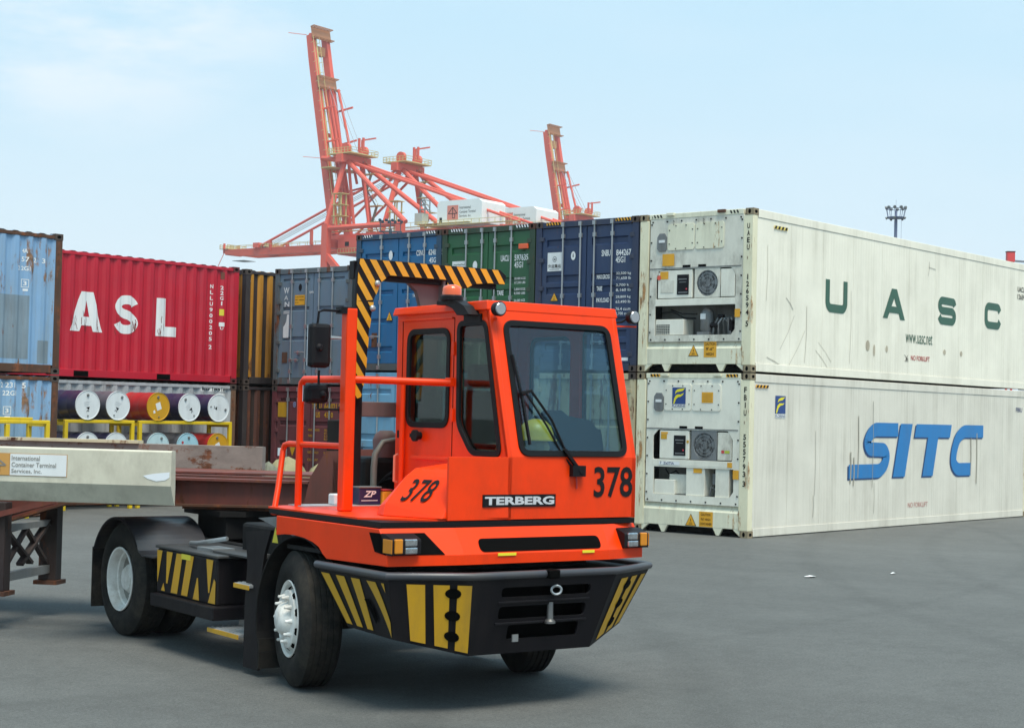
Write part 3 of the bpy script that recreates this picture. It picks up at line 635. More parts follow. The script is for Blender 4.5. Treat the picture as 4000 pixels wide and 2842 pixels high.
# ------------------------------------------------------------------ white refrigerated containers
def reefer(z0, up):
    lab = ('upper white refrigerated container with four green letters on its long side' if up else 'lower white refrigerated container with big blue slanted letters on its long side')
    t = thing('refrigerated_container', lab, 'container', (0, 0, z0), 0, 'white refrigerated containers'); H = HC; Ln = 12.19
    cm_ = mat('reefer_casting', (.30, .24, .15), .7, rust=.5, dirt=.3, rustcol=(.13, .06, .035)); me = casting_mesh(cm_)
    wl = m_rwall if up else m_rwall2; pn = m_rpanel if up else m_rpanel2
    for x in (0, Ln-.178):
        for y in (0, WD-.162):
            for z_ in (0, H-.118): link('corner_casting', me, t, loc=(x, y, z_))
            MB().box((x+.004 if x == 0 else x+.02, y+.004 if y == 0 else y-.045, .118), (x+.16 if x == 0 else x+.174, y+.207 if y == 0 else y+.158, H-.118)).build('corner_post', m_cream2, t, .012)
    for y, sg in ((0, 1), (WD, -1)):
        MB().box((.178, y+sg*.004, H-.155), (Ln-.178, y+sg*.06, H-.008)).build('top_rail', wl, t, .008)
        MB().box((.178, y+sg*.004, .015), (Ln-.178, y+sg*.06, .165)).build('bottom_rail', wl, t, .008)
        # side panels with narrow joints over a darker backing
        MB().box((.16, y+sg*.03, .17), (Ln-.16, y+sg*.05, H-.16)).build('wall_backing', m_grey, t)
        n = 10; w_ = (Ln-.32)/n
        for i in range(n):
            mb = MB(); a = .16+i*w_+.003; b = a+w_-.006; m_ = 22; pts = []
            for k in range(m_+1):
                s = a+(b-a)*k/m_; pts.append((s, .0018 if k % 2 else 0))
            k = len(pts); mb.add([(s, y+sg*(.014+d), .168) for s, d in pts]+[(s, y+sg*(.014+d), H-.158) for s, d in pts], [(j, j+1, k+j+1, k+j) for j in range(k-1)])
            mb.add([(a, y+sg*.014, .168), (a, y+sg*.03, .168), (a, y+sg*.03, H-.158), (a, y+sg*.014, H-.158)], [(0, 1, 2, 3)]); mb.add([(b, y+sg*.014, .168), (b, y+sg*.03, .168), (b, y+sg*.03, H-.158), (b, y+sg*.014, H-.158)], [(0, 1, 2, 3)])
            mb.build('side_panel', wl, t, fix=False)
    MB().box((.1, .01, H-.04), (Ln-.1, WD-.01, H-.012)).build('roof', wl, t)
    MB().box((Ln-.06, .12, .15), (Ln-.03, WD-.12, H-.1)).build('end_wall', wl, t)
    MB().box((.30, .05, .02), (Ln-.1, WD-.05, .12)).build('floor_frame', m_blk2, t)
    # end frame
    MB().box((.006, .207, H-.10), (.12, WD-.207, H-.006)).build('top_header', m_cream, t, .008)
    sl = MB(); sl.prism([(.010, .14), (.010, .42), (.06, .50), (.06, .545), (.14, .545), (.14, .14)], 'y', .207, WD-.207); sl.build('sill', m_cream, t, .006)
    for yy in (.17, 1.72):                      # pointed feet under the sill
        s = 1 if yy < 1 else -1; c = .63 if yy < 1 else 1.80
        MB().prism([(c-.10, .14), (c+.10, .14), (c+.03, .012), (c-.03, .012)], 'x', .012, .06).build('foot', m_cream, t)
    for yy, s in ((.162, 1), (WD-.162, -1)): MB().prism([(yy, .14), (yy+s*.16, .14), (yy, .01)], 'x', .014, .06).build('gusset', m_cream, t)
    # lifted plate that carries the machinery
    X0 = .022
    def Yl(u): return WD-u
    cav_u = (.37, 2.09) if up else (.41, 2.12); cz = (.665, 1.20) if up else (.69, 1.19)
    outer = [(.235, .545), (2.235, .545), (2.235, 2.80), (.235, 2.80)]
    upper = rounded([(.39, 1.325), (2.09, 1.325), (2.09, 1.72), (1.99, 1.865), (.50, 1.865), (.39, 1.75)], .03, 3)
    cavp = rounded([(cav_u[0], cz[0]), (cav_u[1]-.08, cz[0]), (cav_u[1], cz[0]+.10), (cav_u[1], cz[1]), (cav_u[0], cz[1])], .01, 2)
    sheet(outer, [upper, cavp], lambda u, v, w: (X0+w, WD-u, v), .02, 'end_plate', pn, t)
    MB().box((.42, .25, .55), (.44, 2.19, 1.9)).build('cavity_back', mat('cavity_back', (.20, .20, .19), .8, dirt=.5), t)
    for (a, b, c, d) in ((.31, 2.13, .545, .66), ): pass
    MB().box((.032, .30, .552), (.42, 2.14, .60)).build('cavity_floor', m_grey, t)
    E_ = endprint(t)
    # control box door, fan, right access panel
    MB().box((.012, Yl(1.17), 1.335), (.40, Yl(.42 if up else .53), 1.85)).build('control_box', m_rpanel2, t, .012)
    ds = MB(); ds.box((.002, Yl(1.10), 1.40), (.012, Yl(.845), 1.765)); dp = ds.build('display', m_bprint, t, .02)
    q = Print((0, WD, 0), (0, -1, 0), (0, 0, 1)); q.rect(.88, 1.67, .18, .02, .002); q.rect(.90, 1.62, .15, .012, .002); q.rect(.88, 1.43, .20, .018, .002); q.build('display_print', m_grey, t)
    q = Print((0, WD, 0), (0, -1, 0), (0, 0, 1)); q.disc(1.055, 1.50, .016, None, .003); q.build('indicator', mat('indicator_red', (.7, .05, .08), .3, var=0), t)
    fx = 1.49; fz = 1.60
    sheet([(1.22, 1.335), (1.76, 1.335), (1.76, 1.86), (1.22, 1.86)], [[(fx+.225*math.cos(i*math.pi/14), fz-.005+.235*math.sin(i*math.pi/14)) for i in range(28)]], lambda u, v, w: (.03+w, WD-u, v), .03, 'fan_shroud', m_rpanel if up else m_grey, t)
    MB().box((.10, Yl(1.74), 1.35), (.11, Yl(1.24), 1.85)).build('fan_recess', m_dk, t)
    g = MB()
    for i in range(17):
        y_ = fx-.225+i*.45/16; hh = math.sqrt(max(0, .235**2-(y_-fx)**2)); 
        if hh > .03: g.tube([(.032, Yl(y_), fz-hh), (.018, Yl(y_), fz), (.032, Yl(y_), fz+hh)], .004, 5)
    for rr in (.06, .12, .18, .225): g.tube([(.026, Yl(fx+rr*math.cos(a)), fz+rr*math.sin(a)) for a in [2*math.pi*i/20 for i in range(21)]], .004, 5)
    g.build('fan_grille', m_chrome, t)
    fb = MB()
    for i in range(5):
        a = i*2*math.pi/5; fb.add([(.07, Yl(fx+.04*math.cos(a)), fz+.04*math.sin(a)), (.06, Yl(fx+.20*math.cos(a-.2)), fz+.20*math.sin(a-.2)), (.09, Yl(fx+.20*math.cos(a+.5)), fz+.20*math.sin(a+.5))], [(0, 1, 2)])
    fb.lathe([(0, .05), (.05, .05)], (.05, Yl(fx), fz), (1, 0, 0), 14); fb.build('fan_blade', m_grey, t, fix=False)
    MB().box((.014, Yl(2.07), 1.34), (.05, Yl(1.775), 1.84)).build('access_panel', m_rpanel2 if up else m_rpanel, t, .008)
    # shelf
    MB().box((.010, Yl(2.085), 1.20 if up else 1.215), (.06, Yl(.37), 1.325)).build('shelf_beam', m_rpanel2, t, .006)
    # two hatches with rims, hooks, vents
    for (a, b) in ((.625, 1.205), (1.235, 1.83)):
        sheet(rounded([(a, 2.215), (b, 2.215), (b, 2.69), (a, 2.69)], .05), [], lambda u, v, w: (.006+w, WD-u, v), .016, 'hatch_cover', m_cream if up else pn, t)
    ven = MB(); ven.prism([(Yl(.40), 2.25), (Yl(.40), 2.46), (Yl(.45), 2.53), (Yl(.56), 2.53), (Yl(.605), 2.46), (Yl(.605), 2.24), (Yl(.57), 2.20), (Yl(.44), 2.20)], 'x', -.010, .012); ven.build('fresh_air_vent', m_grey, t, .006)
    MB().box((-.016, Yl(.57), 2.36), (-.008, Yl(.44), 2.41)).build('vent_label', m_white, t)
    for u_ in (.965, 1.30): MB().box((-.002, Yl(u_+.16), 1.895), (.014, Yl(u_), 1.935)).build('hoisting_slot', m_dk, t)
    MB().box((.004, Yl(2.20), 1.878), (.014, Yl(.24), 1.893)).build('seam', m_grey, t)
    # bolts round the plate
    bt = MB(); pos = [(.29+i*.315, z_) for i in range(7) for z_ in (2.745, .585)]+[(u_, .72+i*.33) for i in range(7) for u_ in (.265, 2.205)]
    for u_, v_ in pos: bt.lathe([(0, .016), (.012, .014)], (.0, Yl(u_), v_), (1, 0, 0), 8)
    o = bt.build('bolts', m_blk, t); o['kind'] = 'stuff'
    bt = MB()
    for (a, b) in ((.625, 1.205), (1.235, 1.83)):
        for u_, v_ in [(a+.04, 2.33), (a+.04, 2.58), (b-.04, 2.33), (b-.04, 2.58), (a+.18, 2.66), (b-.18, 2.66), (a+.18, 2.24), (b-.18, 2.24)]: bt.lathe([(0, .012), (.008, .010)], (-.010, Yl(u_), v_), (1, 0, 0), 7)
    o = bt.build('hatch_bolts', m_blk, t); o['kind'] = 'stuff'
    # machinery in the cavity
    if up:
        MB().box((.03, Yl(.99), .67), (.36, Yl(.375), .955)).build('compressor_box', m_rpanel2, t, .008)
        q = Print((.03, WD, 0), (0, -1, 0), (0, 0, 1))
        for i in range(7):
            for j in range(6): q.rect(.395+i*.043, .69+j*.030, .034, .020, .002)
        q.build('louvre', m_dk, t)
        mo = MB(); mo.lathe([(0, .10), (.06, .125), (.30, .125), (.36, .115), (.42, .07), (.44, .03)], (.20, Yl(1.39), .72), (0, 0, 1), 22); mo.box((.06, Yl(1.52), .665), (.34, Yl(1.26), .72)); mo.build('compressor', m_grey, t)
        MB().box((.072, Yl(1.43), .95), (.082, Yl(1.32), 1.05)).build('label_plate', m_white, t)
        for a in range(4): 
            mb = MB(); mb.tube([(.15+.03*a, Yl(1.55+.1*a), .68), (.12, Yl(1.58+.1*a), .82+.05*a), (.14, Yl(1.66+.09*a), .98), (.2, Yl(1.80+.06*a), .95-.06*a), (.22, Yl(1.84+.05*a), .68)], .018+.004*(a % 2), 8); mb.build('pipe', m_chrome if a % 2 else m_grey, t)
        mb = MB(); mb.lathe([(0, .05), (.18, .05), (.2, .02)], (.16, Yl(1.93), .74), (0, 0, 1), 14); mb.lathe([(0, .035), (.12, .035)], (.14, Yl(1.78), 1.0), (0, 1, 0), 12); mb.lathe([(0, .04), (.14, .045)], (.12, Yl(1.66), .84), (0, 1, 0), 12); mb.build('valve', m_blk, t)['kind'] = 'stuff'
        mb = MB(); mb.tube([(.12, Yl(.45), 1.08), (.10, Yl(.70), 1.10), (.12, Yl(.95), .98), (.14, Yl(1.18), .97)], .016, 8); mb.tube([(.12, Yl(.65), 1.14), (.10, Yl(.9), 1.06), (.12, Yl(1.22), 1.05)], .012, 8); mb.build('cable', m_seal, t)
    else:
        MB().box((.03, Yl(.86), .69), (.36, Yl(.415), .955)).build('compressor_box', m_rpanel2, t, .008)
        MB().box((.10, Yl(1.07), .70), (.36, Yl(.70), 1.06)).build('battery_box', m_rpanel, t, .008)
        MB().box((.03, Yl(1.505), .69), (.36, Yl(1.11), 1.19)).build('inverter_box', m_rpanel2, t, .008)
        MB().box((.03, Yl(2.02), .67), (.36, Yl(1.73), 1.19)).build('cable_box', m_rpanel2, t, .008)
        mb = MB(); mb.tube([(.14, Yl(1.55), .70), (.12, Yl(1.60), .86), (.16, Yl(1.68), .80), (.15, Yl(1.66), .69)], .02, 8); mb.lathe([(0, .05), (.2, .05)], (.2, Yl(1.62), .9), (0, 0, 1), 14); mb.build('pipe', m_grey, t)
        mb = MB(); mb.tube([(.2, Yl(.55), 1.15), (.15, Yl(.66), 1.05), (.2, Yl(.78), 1.12), (.16, Yl(.9), 1.02)], .016, 8); mb.build('cable', m_seal, t)
    # stickers
    def st(u_, v_, w_, h_, m_, x=.0): q = Print((x, WD, 0), (0, -1, 0), (0, 0, 1)); q.rect(u_, v_, w_, h_, .003); q.build('sticker', m_, t)
    def tx(s, u_, v_, w_, h_, m_, x=.0, b=.01):
        q = Print((x, WD, 0), (0, -1, 0), (0, 0, 1)); q.text(s, u_, v_, w_, h_, b, lift=.006); q.build('lettering', m_, t)
    if up:
        st(.52, 1.93, .26, .22, m_cyel); st(.47, 1.69, .18, .14, m_cyel, .010); q = Print((.01, WD, 0), (0, -1, 0), (0, 0, 1)); q.disc(.45, 1.72, .045, None, .006); q.build('sticker', mat('sticker_red', (.7, .1, .06), .5, var=0), t)
        st(2.09, .97, .11, .145, m_cyel); st(.49, 1.44, .28, .22, m_grey if 0 else m_rpanel, .009)
        tri_sign(Print((.012, WD, 0), (0, -1, 0), (0, 0, 1)), 1.23, .28, .22, .21, t, 0)
        st(1.45, .26, .265, .275, m_cyel, .010); tx('CAUTION', 1.47, .475, .225, .05, m_bprint, .010); tx("9'-6\"", 1.50, .38, .16, .06, m_bprint, .010); tx('HIGH', 1.50, .29, .16, .055, m_bprint, .010)
        for u_ in (.74, 1.39): tx('S', u_, 2.72, .03, .04, m_bprint, .0); tx('2', u_, 2.67, .03, .04, m_bprint, -.004)
        for i, ch in enumerate('UAEU'): tx(ch, 2.315, 2.53-i*.125, .055, .095, m_bprint, .004, .02)
        tx('1', 2.315, 1.99, .03, .05, mat('rust_print', (.12, .03, .02), .6, var=0), .004)
        for i, ch in enumerate('126594'): tx(ch, 2.315, 1.63-i*.125, .055, .095, m_bprint, .004, .02)
        tx('5', 2.315, .80, .055, .10, m_bprint, .004, .02)
        haz(t, .27, .50, H-.075, H-.02, m_cream, m_bprint); haz(t, 1.95, 2.15, H-.075, H-.02, m_cream, m_bprint)
        for u_ in (.60, 1.70): MB().box((-.03, Yl(u_+.16), H-.05), (.05, Yl(u_), H+.004)).build('lifting_lug', m_cream if u_ < 1 else m_rust, t, .006)
    else:
        st(.80, 2.33, .29, .30, mat('logo_blue', (.02, .06, .22), .5, var=0), -.004)
        q = Print((-.004, WD, 0), (0, -1, 0), (0, 0, 1))
        q.poly([(.825, 2.335), (.85, 2.335), (.885, 2.42), (.93, 2.455), (.985, 2.465), (1.035, 2.50), (1.05, 2.535), (.99, 2.505), (.92, 2.505), (.875, 2.485), (.845, 2.43)], .006)
        q.poly([(.865, 2.51), (.90, 2.545), (.96, 2.555), (1.03, 2.57), (1.075, 2.62), (.99, 2.61), (.92, 2.60), (.875, 2.57)], .006)
        q.build('logo', mat('logo_yellow', (.80, .68, .02), .5, var=0), t)
        st(.80, 2.275, .29, .05, m_white, -.004); tx('FLORENS', .805, 2.28, .28, .04, mat('navy_print', (.02, .04, .15), .5, var=0), -.004)
        st(1.435, 2.36, .24, .19, m_cyel, -.004)
        for j in range(4): q = Print((-.004, WD, 0), (0, -1, 0), (0, 0, 1)); q.rect(1.46, 2.39+j*.038, .19, .008, .006); q.build('sticker_text', mat('sticker_ink', (.45, .22, .02), .5, var=0), t)
        st(.56, 1.785, .15, .035, m_cyel, .010); st(.56, 1.69, .13, .09, m_yel, .010); st(1.12, 1.63, .05, .05, m_yel, .010)
        st(2.115, 1.02, .12, .16, m_cyel); st(1.99, 1.22, .10, .09, m_cyel, .008); st(1.27, 1.10, .18, .08, m_cyel, .026)
        st(.53, 1.225, .45, .06, m_white, .008); tx('DAIKIN', .62, 1.235, .0001, .0001, m_bprint) if 0 else None
        tx('ZeSTIA', .63, 1.235, .23, .045, mat('navy_print', (.02, .04, .15), .5, var=0), .008); tx('7', .55, 1.237, .035, .045, mat('navy_print', (.02, .04, .15), .5, var=0), .008)
        st(1.86, 1.47, .06, .05, mat('sticker_red2', (.6, .05, .05), .5, var=0), .012); st(1.93, 1.47, .10, .05, mat('sticker_olive', (.45, .5, .05), .5, var=0), .012)
        tri_sign(Print((.012, WD, 0), (0, -1, 0), (0, 0, 1)), 1.245, .15, .24, .22, t, 0)
        st(1.42, .15, .29, .27, m_cyel, .010); tx('CAUTION', 1.46, .345, .20, .045, m_bprint, .010); tx("9'6\" HIGH", 1.46, .26, .20, .045, m_bprint, .010); tx('CONTAINER', 1.44, .18, .25, .045, m_bprint, .010)
        for i, ch in enumerate('FBIU'): tx(ch, 2.315, 2.55-i*.135, .055, .10, m_bprint, .004, .02)
        tx('1', 2.315, 2.0, .03, .05, mat('rust_print', (.12, .03, .02), .6, var=0), .004)
        for i, ch in enumerate('555793'): tx(ch, 2.315, 1.72-i*.13, .055, .10, m_bprint, .004, .02)
        tx('3', 2.315, .90, .055, .10, m_bprint, .004, .02)
        haz(t, .30, .52, H-.075, H-.02, m_cyel, m_bprint); haz(t, 1.93, 2.18, H-.075, H-.02, m_cyel, m_bprint)
        for u_ in (.55, 1.68): MB().box((-.03, Yl(u_+.16), H-.06), (.05, Yl(u_), H-.006)).build('lifting_lug', m_cream, t, .006)
    # long side print
    p = sideprint(.012); z_ = lambda q: q-z0
    if up:
        k = .16
        def ctrib(pts, cyc=False): p.ribbon(softpath(pts, .06), k, .003, cyc)
        # U
        ctrib([(2.72, z_(4.755)), (2.72, z_(4.30)), (2.80, z_(4.22)), (3.33, z_(4.22)), (3.41, z_(4.30)), (3.41, z_(4.76))])
        # A
        a0, a1, top, bot = 4.96, 5.92, z_(4.77), z_(4.165); p.begin()
        p.poly([(a0, bot), (a0+.20, bot), (5.36+.10, top-.16), (5.55, top), (5.33, top)]); p.poly([(a1, bot), (a1-.20, bot), (5.55-.13, top-.16), (5.35, top), (5.55, top)], .0035); p.poly([(5.14, bot+.12), (5.72, bot+.12), (5.66, bot+.25), (5.22, bot+.25)], .0045); p.end()
        # S, C
        ctrib([(8.24, z_(4.60)), (8.20, z_(4.68)), (7.60, z_(4.69)), (7.52, z_(4.62)), (7.53, z_(4.53)), (7.62, z_(4.475)), (8.14, z_(4.475)), (8.23, z_(4.41)), (8.23, z_(4.33)), (8.15, z_(4.26)), (7.58, z_(4.26)), (7.50, z_(4.35))])
        ctrib([(10.58, z_(4.62)), (10.50, z_(4.72)), (9.94, z_(4.72)), (9.85, z_(4.64)), (9.85, z_(4.38)), (9.94, z_(4.30)), (10.50, z_(4.30)), (10.58, z_(4.41))])
        p.text('www.uasc.net', 5.97, z_(3.72), 1.22, .21, .0); p.build('lettering', m_grn_t, t)
        p = sideprint(.012); p.text('NO FORKLIFT', 6.22, z_(3.37), .86, .10, .01); p.build('lettering', m_red_t, t)
        p = sideprint(.012); p.ribbon([(5.93, z_(3.47)), (6.10, z_(3.34)), (5.95, z_(3.34)), (6.10, z_(3.47)), (6.02, z_(3.42)), (6.02, z_(3.34))], .012); p.text('16', 6.0, z_(3.36), .1, .06); p.build('pictogram', m_bprint, t)
        p = sideprint(.001); p.rect(.72, H-.30, .47, .055, .003); p.build('warning_stripes', mat('stripe_pale', (.7, .55, .12), .5, var=0), t)
        q = sideprint(.001)
        for s in hatch([(.72, H-.30), (1.19, H-.30), (1.19, H-.245), (.72, H-.245)], R(-35), .10, .5): q.poly(s, .006)
        q.build('warning_stripes', m_bprint, t)
        # scuffs, scrapes and rust marks with their own shapes
        p = sideprint(.012)
        for (x_, zz, w_, h_) in ((4.35, 3.58, .17, .22), (4.62, 3.50, .09, .24), (5.15, 3.55, .10, .14), (7.78, 3.60, .13, .12), (8.6, 3.60, .12, .12)):
            p.disc(x_, z_(zz), w_/2, h_/2, .0022, 9)
        p.build('scuff', mat('scuff_tan', (.50, .44, .33), .7, dirt=.4), t)
        p = sideprint(.012)
        for (x0, z1, x1, z2, w_) in ((1.0, 3.35, 1.5, 4.0, .012), (1.35, 3.1, 1.9, 3.75, .012), (1.9, 3.15, 1.95, 4.2, .018), (2.3, 3.4, 2.75, 3.1, .012), (2.4, 3.55, 2.9, 3.2, .010), (3.62, 3.2, 3.64, 4.6, .012), (.55, 3.2, 1.1, 3.05, .02), (.5, 4.2, .52, 5.2, .012), (1.2, 4.3, 1.45, 4.1, .02), (6.95, 5.15, 7.0, 5.45, .02), (6.98, 5.33, 7.3, 5.31, .02)):
            p.ribbon([(x0, z_(z1)), ((x0+x1)/2+.03, z_((z1+z2)/2)), (x1, z_(z2))], w_, .0022)
        p.build('scrape', mat('scrape_grey', (.56, .54, .46), .8, dirt=.3), t)
        p = sideprint(.012); p.text('UACU', 11.55, z_(5.15), .4, .12, .01); p.text('126594', 11.55, z_(4.98), .5, .12, .01); p.build('lettering', m_bprint, t)
    else:
        sl = .30
        def SK(pts, m_k='lettering'): return [(x_+sl*(v_-1.0), v_) for x_, v_ in pts]
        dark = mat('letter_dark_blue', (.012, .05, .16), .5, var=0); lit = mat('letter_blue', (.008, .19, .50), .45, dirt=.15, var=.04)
        base = 1.0; top = 2.07; wd = .27
        S1 = SK([(5.42, 1.945), (4.42, 1.945), (4.25, 1.85), (4.18, 1.68), (4.33, 1.56), (4.95, 1.545), (5.10, 1.43), (5.08, 1.26), (4.90, 1.13), (3.62, 1.125)])
        C1 = SK([(9.50, 1.94), (8.50, 1.94), (8.24, 1.80), (8.16, 1.50), (8.20, 1.27), (8.44, 1.125), (9.12, 1.125)])
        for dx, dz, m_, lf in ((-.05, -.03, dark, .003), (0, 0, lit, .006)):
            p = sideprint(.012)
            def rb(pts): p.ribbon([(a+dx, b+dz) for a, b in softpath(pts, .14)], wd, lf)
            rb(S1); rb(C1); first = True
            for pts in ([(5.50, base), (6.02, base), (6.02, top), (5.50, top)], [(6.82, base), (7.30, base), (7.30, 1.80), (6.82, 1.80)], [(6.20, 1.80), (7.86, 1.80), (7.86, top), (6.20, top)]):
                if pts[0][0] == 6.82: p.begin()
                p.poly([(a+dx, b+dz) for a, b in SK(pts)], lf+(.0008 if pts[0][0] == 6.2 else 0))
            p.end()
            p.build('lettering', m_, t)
        p = sideprint(.012); p.text('NO FORKLIFT', 6.19, .37, .90, .10, .0); p.build('lettering', mat('red_faded_print', (.55, .25, .22), .5, var=0), t)
        p = sideprint(.012); p.rect(.88, 2.20, .36, .32, .003); p.build('logo', mat('logo_blue', (.02, .06, .22), .5, var=0), t)
        p = sideprint(.012)
        p.poly([(.90, 2.21), (.94, 2.21), (.99, 2.30), (1.06, 2.345), (1.14, 2.355), (1.20, 2.39), (1.12, 2.385), (1.02, 2.385), (.95, 2.34)], .006)
        p.poly([(.955, 2.395), (1.02, 2.43), (1.12, 2.44), (1.22, 2.50), (1.08, 2.49), (.99, 2.46)], .006); p.build('logo', mat('logo_yellow', (.80, .68, .02), .5, var=0), t)
        p = sideprint(.012); p.rect(.88, 2.12, .36, .07, .003); p.build('logo', m_white, t)
        p = sideprint(.012); p.text('FLORENS', .89, 2.13, .34, .05, .0, lift=.006); p.text('FBIU', 11.55, 2.4, .35, .1, .01); p.build('lettering', mat('navy_print', (.02, .04, .15), .5, var=0), t)
        p = sideprint(.001); p.rect(.19, H-.25, .43, .05, .003); p.build('warning_stripes', m_cyel, t)
        q = sideprint(.001)
        for s in hatch([(.19, H-.25), (.62, H-.25), (.62, H-.20), (.19, H-.20)], R(-35), .09, .5): q.poly(s, .006)
        q.build('warning_stripes', m_bprint, t)
        p = sideprint(.012)
        for (x_, z1, z2, w_) in ((4.02, 1.0, 2.2, .025), (3.72, .9, 1.5, .05), (3.85, .85, 1.4, .04), (4.62, .8, 2.5, .015), (2.35, .7, 1.9, .012), (9.15, 1.0, 1.8, .035), (9.45, .8, 1.9, .04), (4.7, .3, .9, .012), (2.3, .3, .7, .014)):
            p.ribbon([(x_, z1), (x_+.02, (z1+z2)/2), (x_, z2)], w_, .0085)
        p.build('dirt_streak', mat('streak', (.40, .385, .32), .8, dirt=.4), t)
    return t
reefer(0, False); reefer(Z2, True)

# ------------------------------------------------------------------ ground
def ground_mat():
    m = bpy.data.materials.new('asphalt'); m.use_nodes = True; nt = m.node_tree; b = nt.nodes['Principled BSDF']; Lk = nt.links.new
    tc = N(nt, 'ShaderNodeTexCoord')
    def noise(sc, det=4, rg=.6, st=(1, 1, 1), rot=0):
        mp = N(nt, 'ShaderNodeMapping'); mp.inputs['Scale'].default_value = st; mp.inputs['Rotation'].default_value = (0, 0, rot)
        n = N(nt, 'ShaderNodeTexNoise'); n.inputs['Scale'].default_value = sc; n.inputs['Detail'].default_value = det; n.inputs['Roughness'].default_value = rg
        Lk(tc.outputs['Object'], mp.inputs[0]); Lk(mp.outputs[0], n.inputs[0]); return n.outputs[0]
    def rng(s, a, b_, c, d):
        r = N(nt, 'ShaderNodeMapRange'); r.inputs[1].default_value = a; r.inputs[2].default_value = b_; r.inputs[3].default_value = c; r.inputs[4].default_value = d; Lk(s, r.inputs[0]); return r.outputs[0]
    def mulc(a, b_):
        n = N(nt, 'ShaderNodeMath', operation='MULTIPLY'); Lk(a, n.inputs[0]); Lk(b_, n.inputs[1]); return n.outputs[0]
    v = mulc(rng(noise(.13, 5), .3, .7, .88, 1.10), rng(noise(.9, 7, .7), .3, .7, .90, 1.10))
    v = mulc(v, rng(noise(.35, 7, .75, (1, .16, 1), .35), .35, .65, .90, 1.08))
    v = mulc(v, rng(noise(7, 5, .75), .3, .7, .88, 1.12)); v = mulc(v, rng(noise(42, 4, .8), .32, .68, .70, 1.34)); v = mulc(v, rng(noise(170, 2, .6), .3, .7, .62, 1.40))
    v = mulc(v, rng(noise(.55, 9, .8), .64, .74, 1, .62)); v = mulc(v, rng(noise(3.1, 7, .85), .70, .78, 1, 1.35))
    for cx_, cy_, r_, w_, k_ in ((-32, 14, 26.5, .16, .90), (-32, 14, 28.5, .17, .91), (14, -30, 30.0, .14, .92), (14, -30, 32.0, .15, .92), (-10, 20, 27.0, .10, .93), (-60, -30, 48.0, .2, .92)):
        vm = N(nt, 'ShaderNodeVectorMath', operation='DISTANCE'); vm.inputs[1].default_value = (cx_, cy_, 0); Lk(tc.outputs['Object'], vm.inputs[0])
        sb = N(nt, 'ShaderNodeMath', operation='SUBTRACT'); sb.inputs[1].default_value = r_; Lk(vm.outputs['Value'], sb.inputs[0]); ab = N(nt, 'ShaderNodeMath', operation='ABSOLUTE'); Lk(sb.outputs[0], ab.inputs[0])
        v = mulc(v, rng(ab.outputs[0], w_*.5, w_*1.6, k_, 1))
    hs = N(nt, 'ShaderNodeHueSaturation'); hs.inputs['Color'].default_value = (.113, .117, .113, 1); Lk(v, hs.inputs['Value']); Lk(hs.outputs[0], b.inputs['Base Color'])
    b.inputs['Roughness'].default_value = .82; b.inputs['Specular IOR Level'].default_value = .35
    bp = N(nt, 'ShaderNodeBump'); bp.inputs['Strength'].default_value = .9; bp.inputs['Distance'].default_value = .012; Lk(noise(70, 5, .75), bp.inputs['Height']); Lk(bp.outputs[0], b.inputs['Normal'])
    return m
g = MB(); g.add([(-300, -300, 0), (620, -300, 0), (620, 620, 0), (-300, 620, 0)], [(0, 1, 2, 3)])
go = g.build('ground', ground_mat()); go['kind'] = 'structure'; go['label'] = 'flat grey asphalt of the container yard'
# small scraps of litter
m_lit = mat('litter_white', (.75, .76, .76), .7, var=0)
for i, (x, y, r_, lab) in enumerate(((-5.6, -4.4, .09, 'crumpled white scrap of paper on the asphalt in front of the blue letters'), (-4.2, -4.9, .05, 'tiny pale scrap on the asphalt at the right'), (-7.3, -8.9, .03, 'tiny white speck of litter nearest the right foreground'))):
    mb = MB(); rr = random.Random(i); n = 7
    ring = [(x+r_*math.cos(a)*(1+.4*rr.random()), y+r_*.6*math.sin(a)*(1+.4*rr.random()), .004+.02*rr.random()) for a in [2*math.pi*k/n for k in range(n)]]
    mb.add(ring+[(x, y, .03)], [(k, (k+1) % n, n) for k in range(n)]); tag(mb.build('paper_scrap', m_lit, fix=False), lab, 'litter')

# ------------------------------------------------------------------ terminal tractor (x forward, y to its left, z up)
TR = thing('terminal_tractor', 'orange and black yard tractor numbered 378 with a one-man cab', 'tractor', (-15.766, -6.763, 0), R(-105))
m_glass = glassmat('cab_glass', (.70, .80, .84), .055)
m_glass2 = glassmat('cab_side_glass', (.56, .56, .43), .025)
# chassis
for y in (-.42, .42): MB().box((-4.15, y-.05, .58), (1.05, y+.05, .88)).build('chassis_rail', m_blk2, TR, .01)
for x in (-4.1, -3.4, -2.2, -1.2, .3): MB().box((x-.05, -.38, .62), (x+.05, .38, .84)).build('cross_member', m_blk2, TR)
mb = MB(); mb.box((-1.95, -.62, .55), (-.95, .62, 1.10)); mb.build('engine_housing', m_blk2, TR, .03)
mb = MB(); mb.box((-.95, -.78, .62), (-.40, .90, 1.24)); mb.build('cab_carrier', m_blk2, TR, .02)
mb = MB(); mb.prism([(-1.30, 1.18), (-.55, 1.25), (-.55, 1.05)], 'y', -.80, -.77); mb.build('side_bracket', m_grey, TR)
MB().box((-.40, -.80, .60), (1.0, .80, 1.0)).build('engine_block', m_blk2, TR, .03)
MB().tube([(0, -.85, .5), (0, .85, .5)], .07, 12).build('front_axle', m_blk2, TR)
mb = MB(); mb.tube([(-3.39, -.8, .5), (-3.39, .8, .5)], .10, 14); mb.lathe([(-.22, .08), (-.16, .2), (.16, .2), (.22, .08)], (-3.39, 0, .5), (0, 1, 0), 20); mb.build('rear_axle', m_blk2, TR)
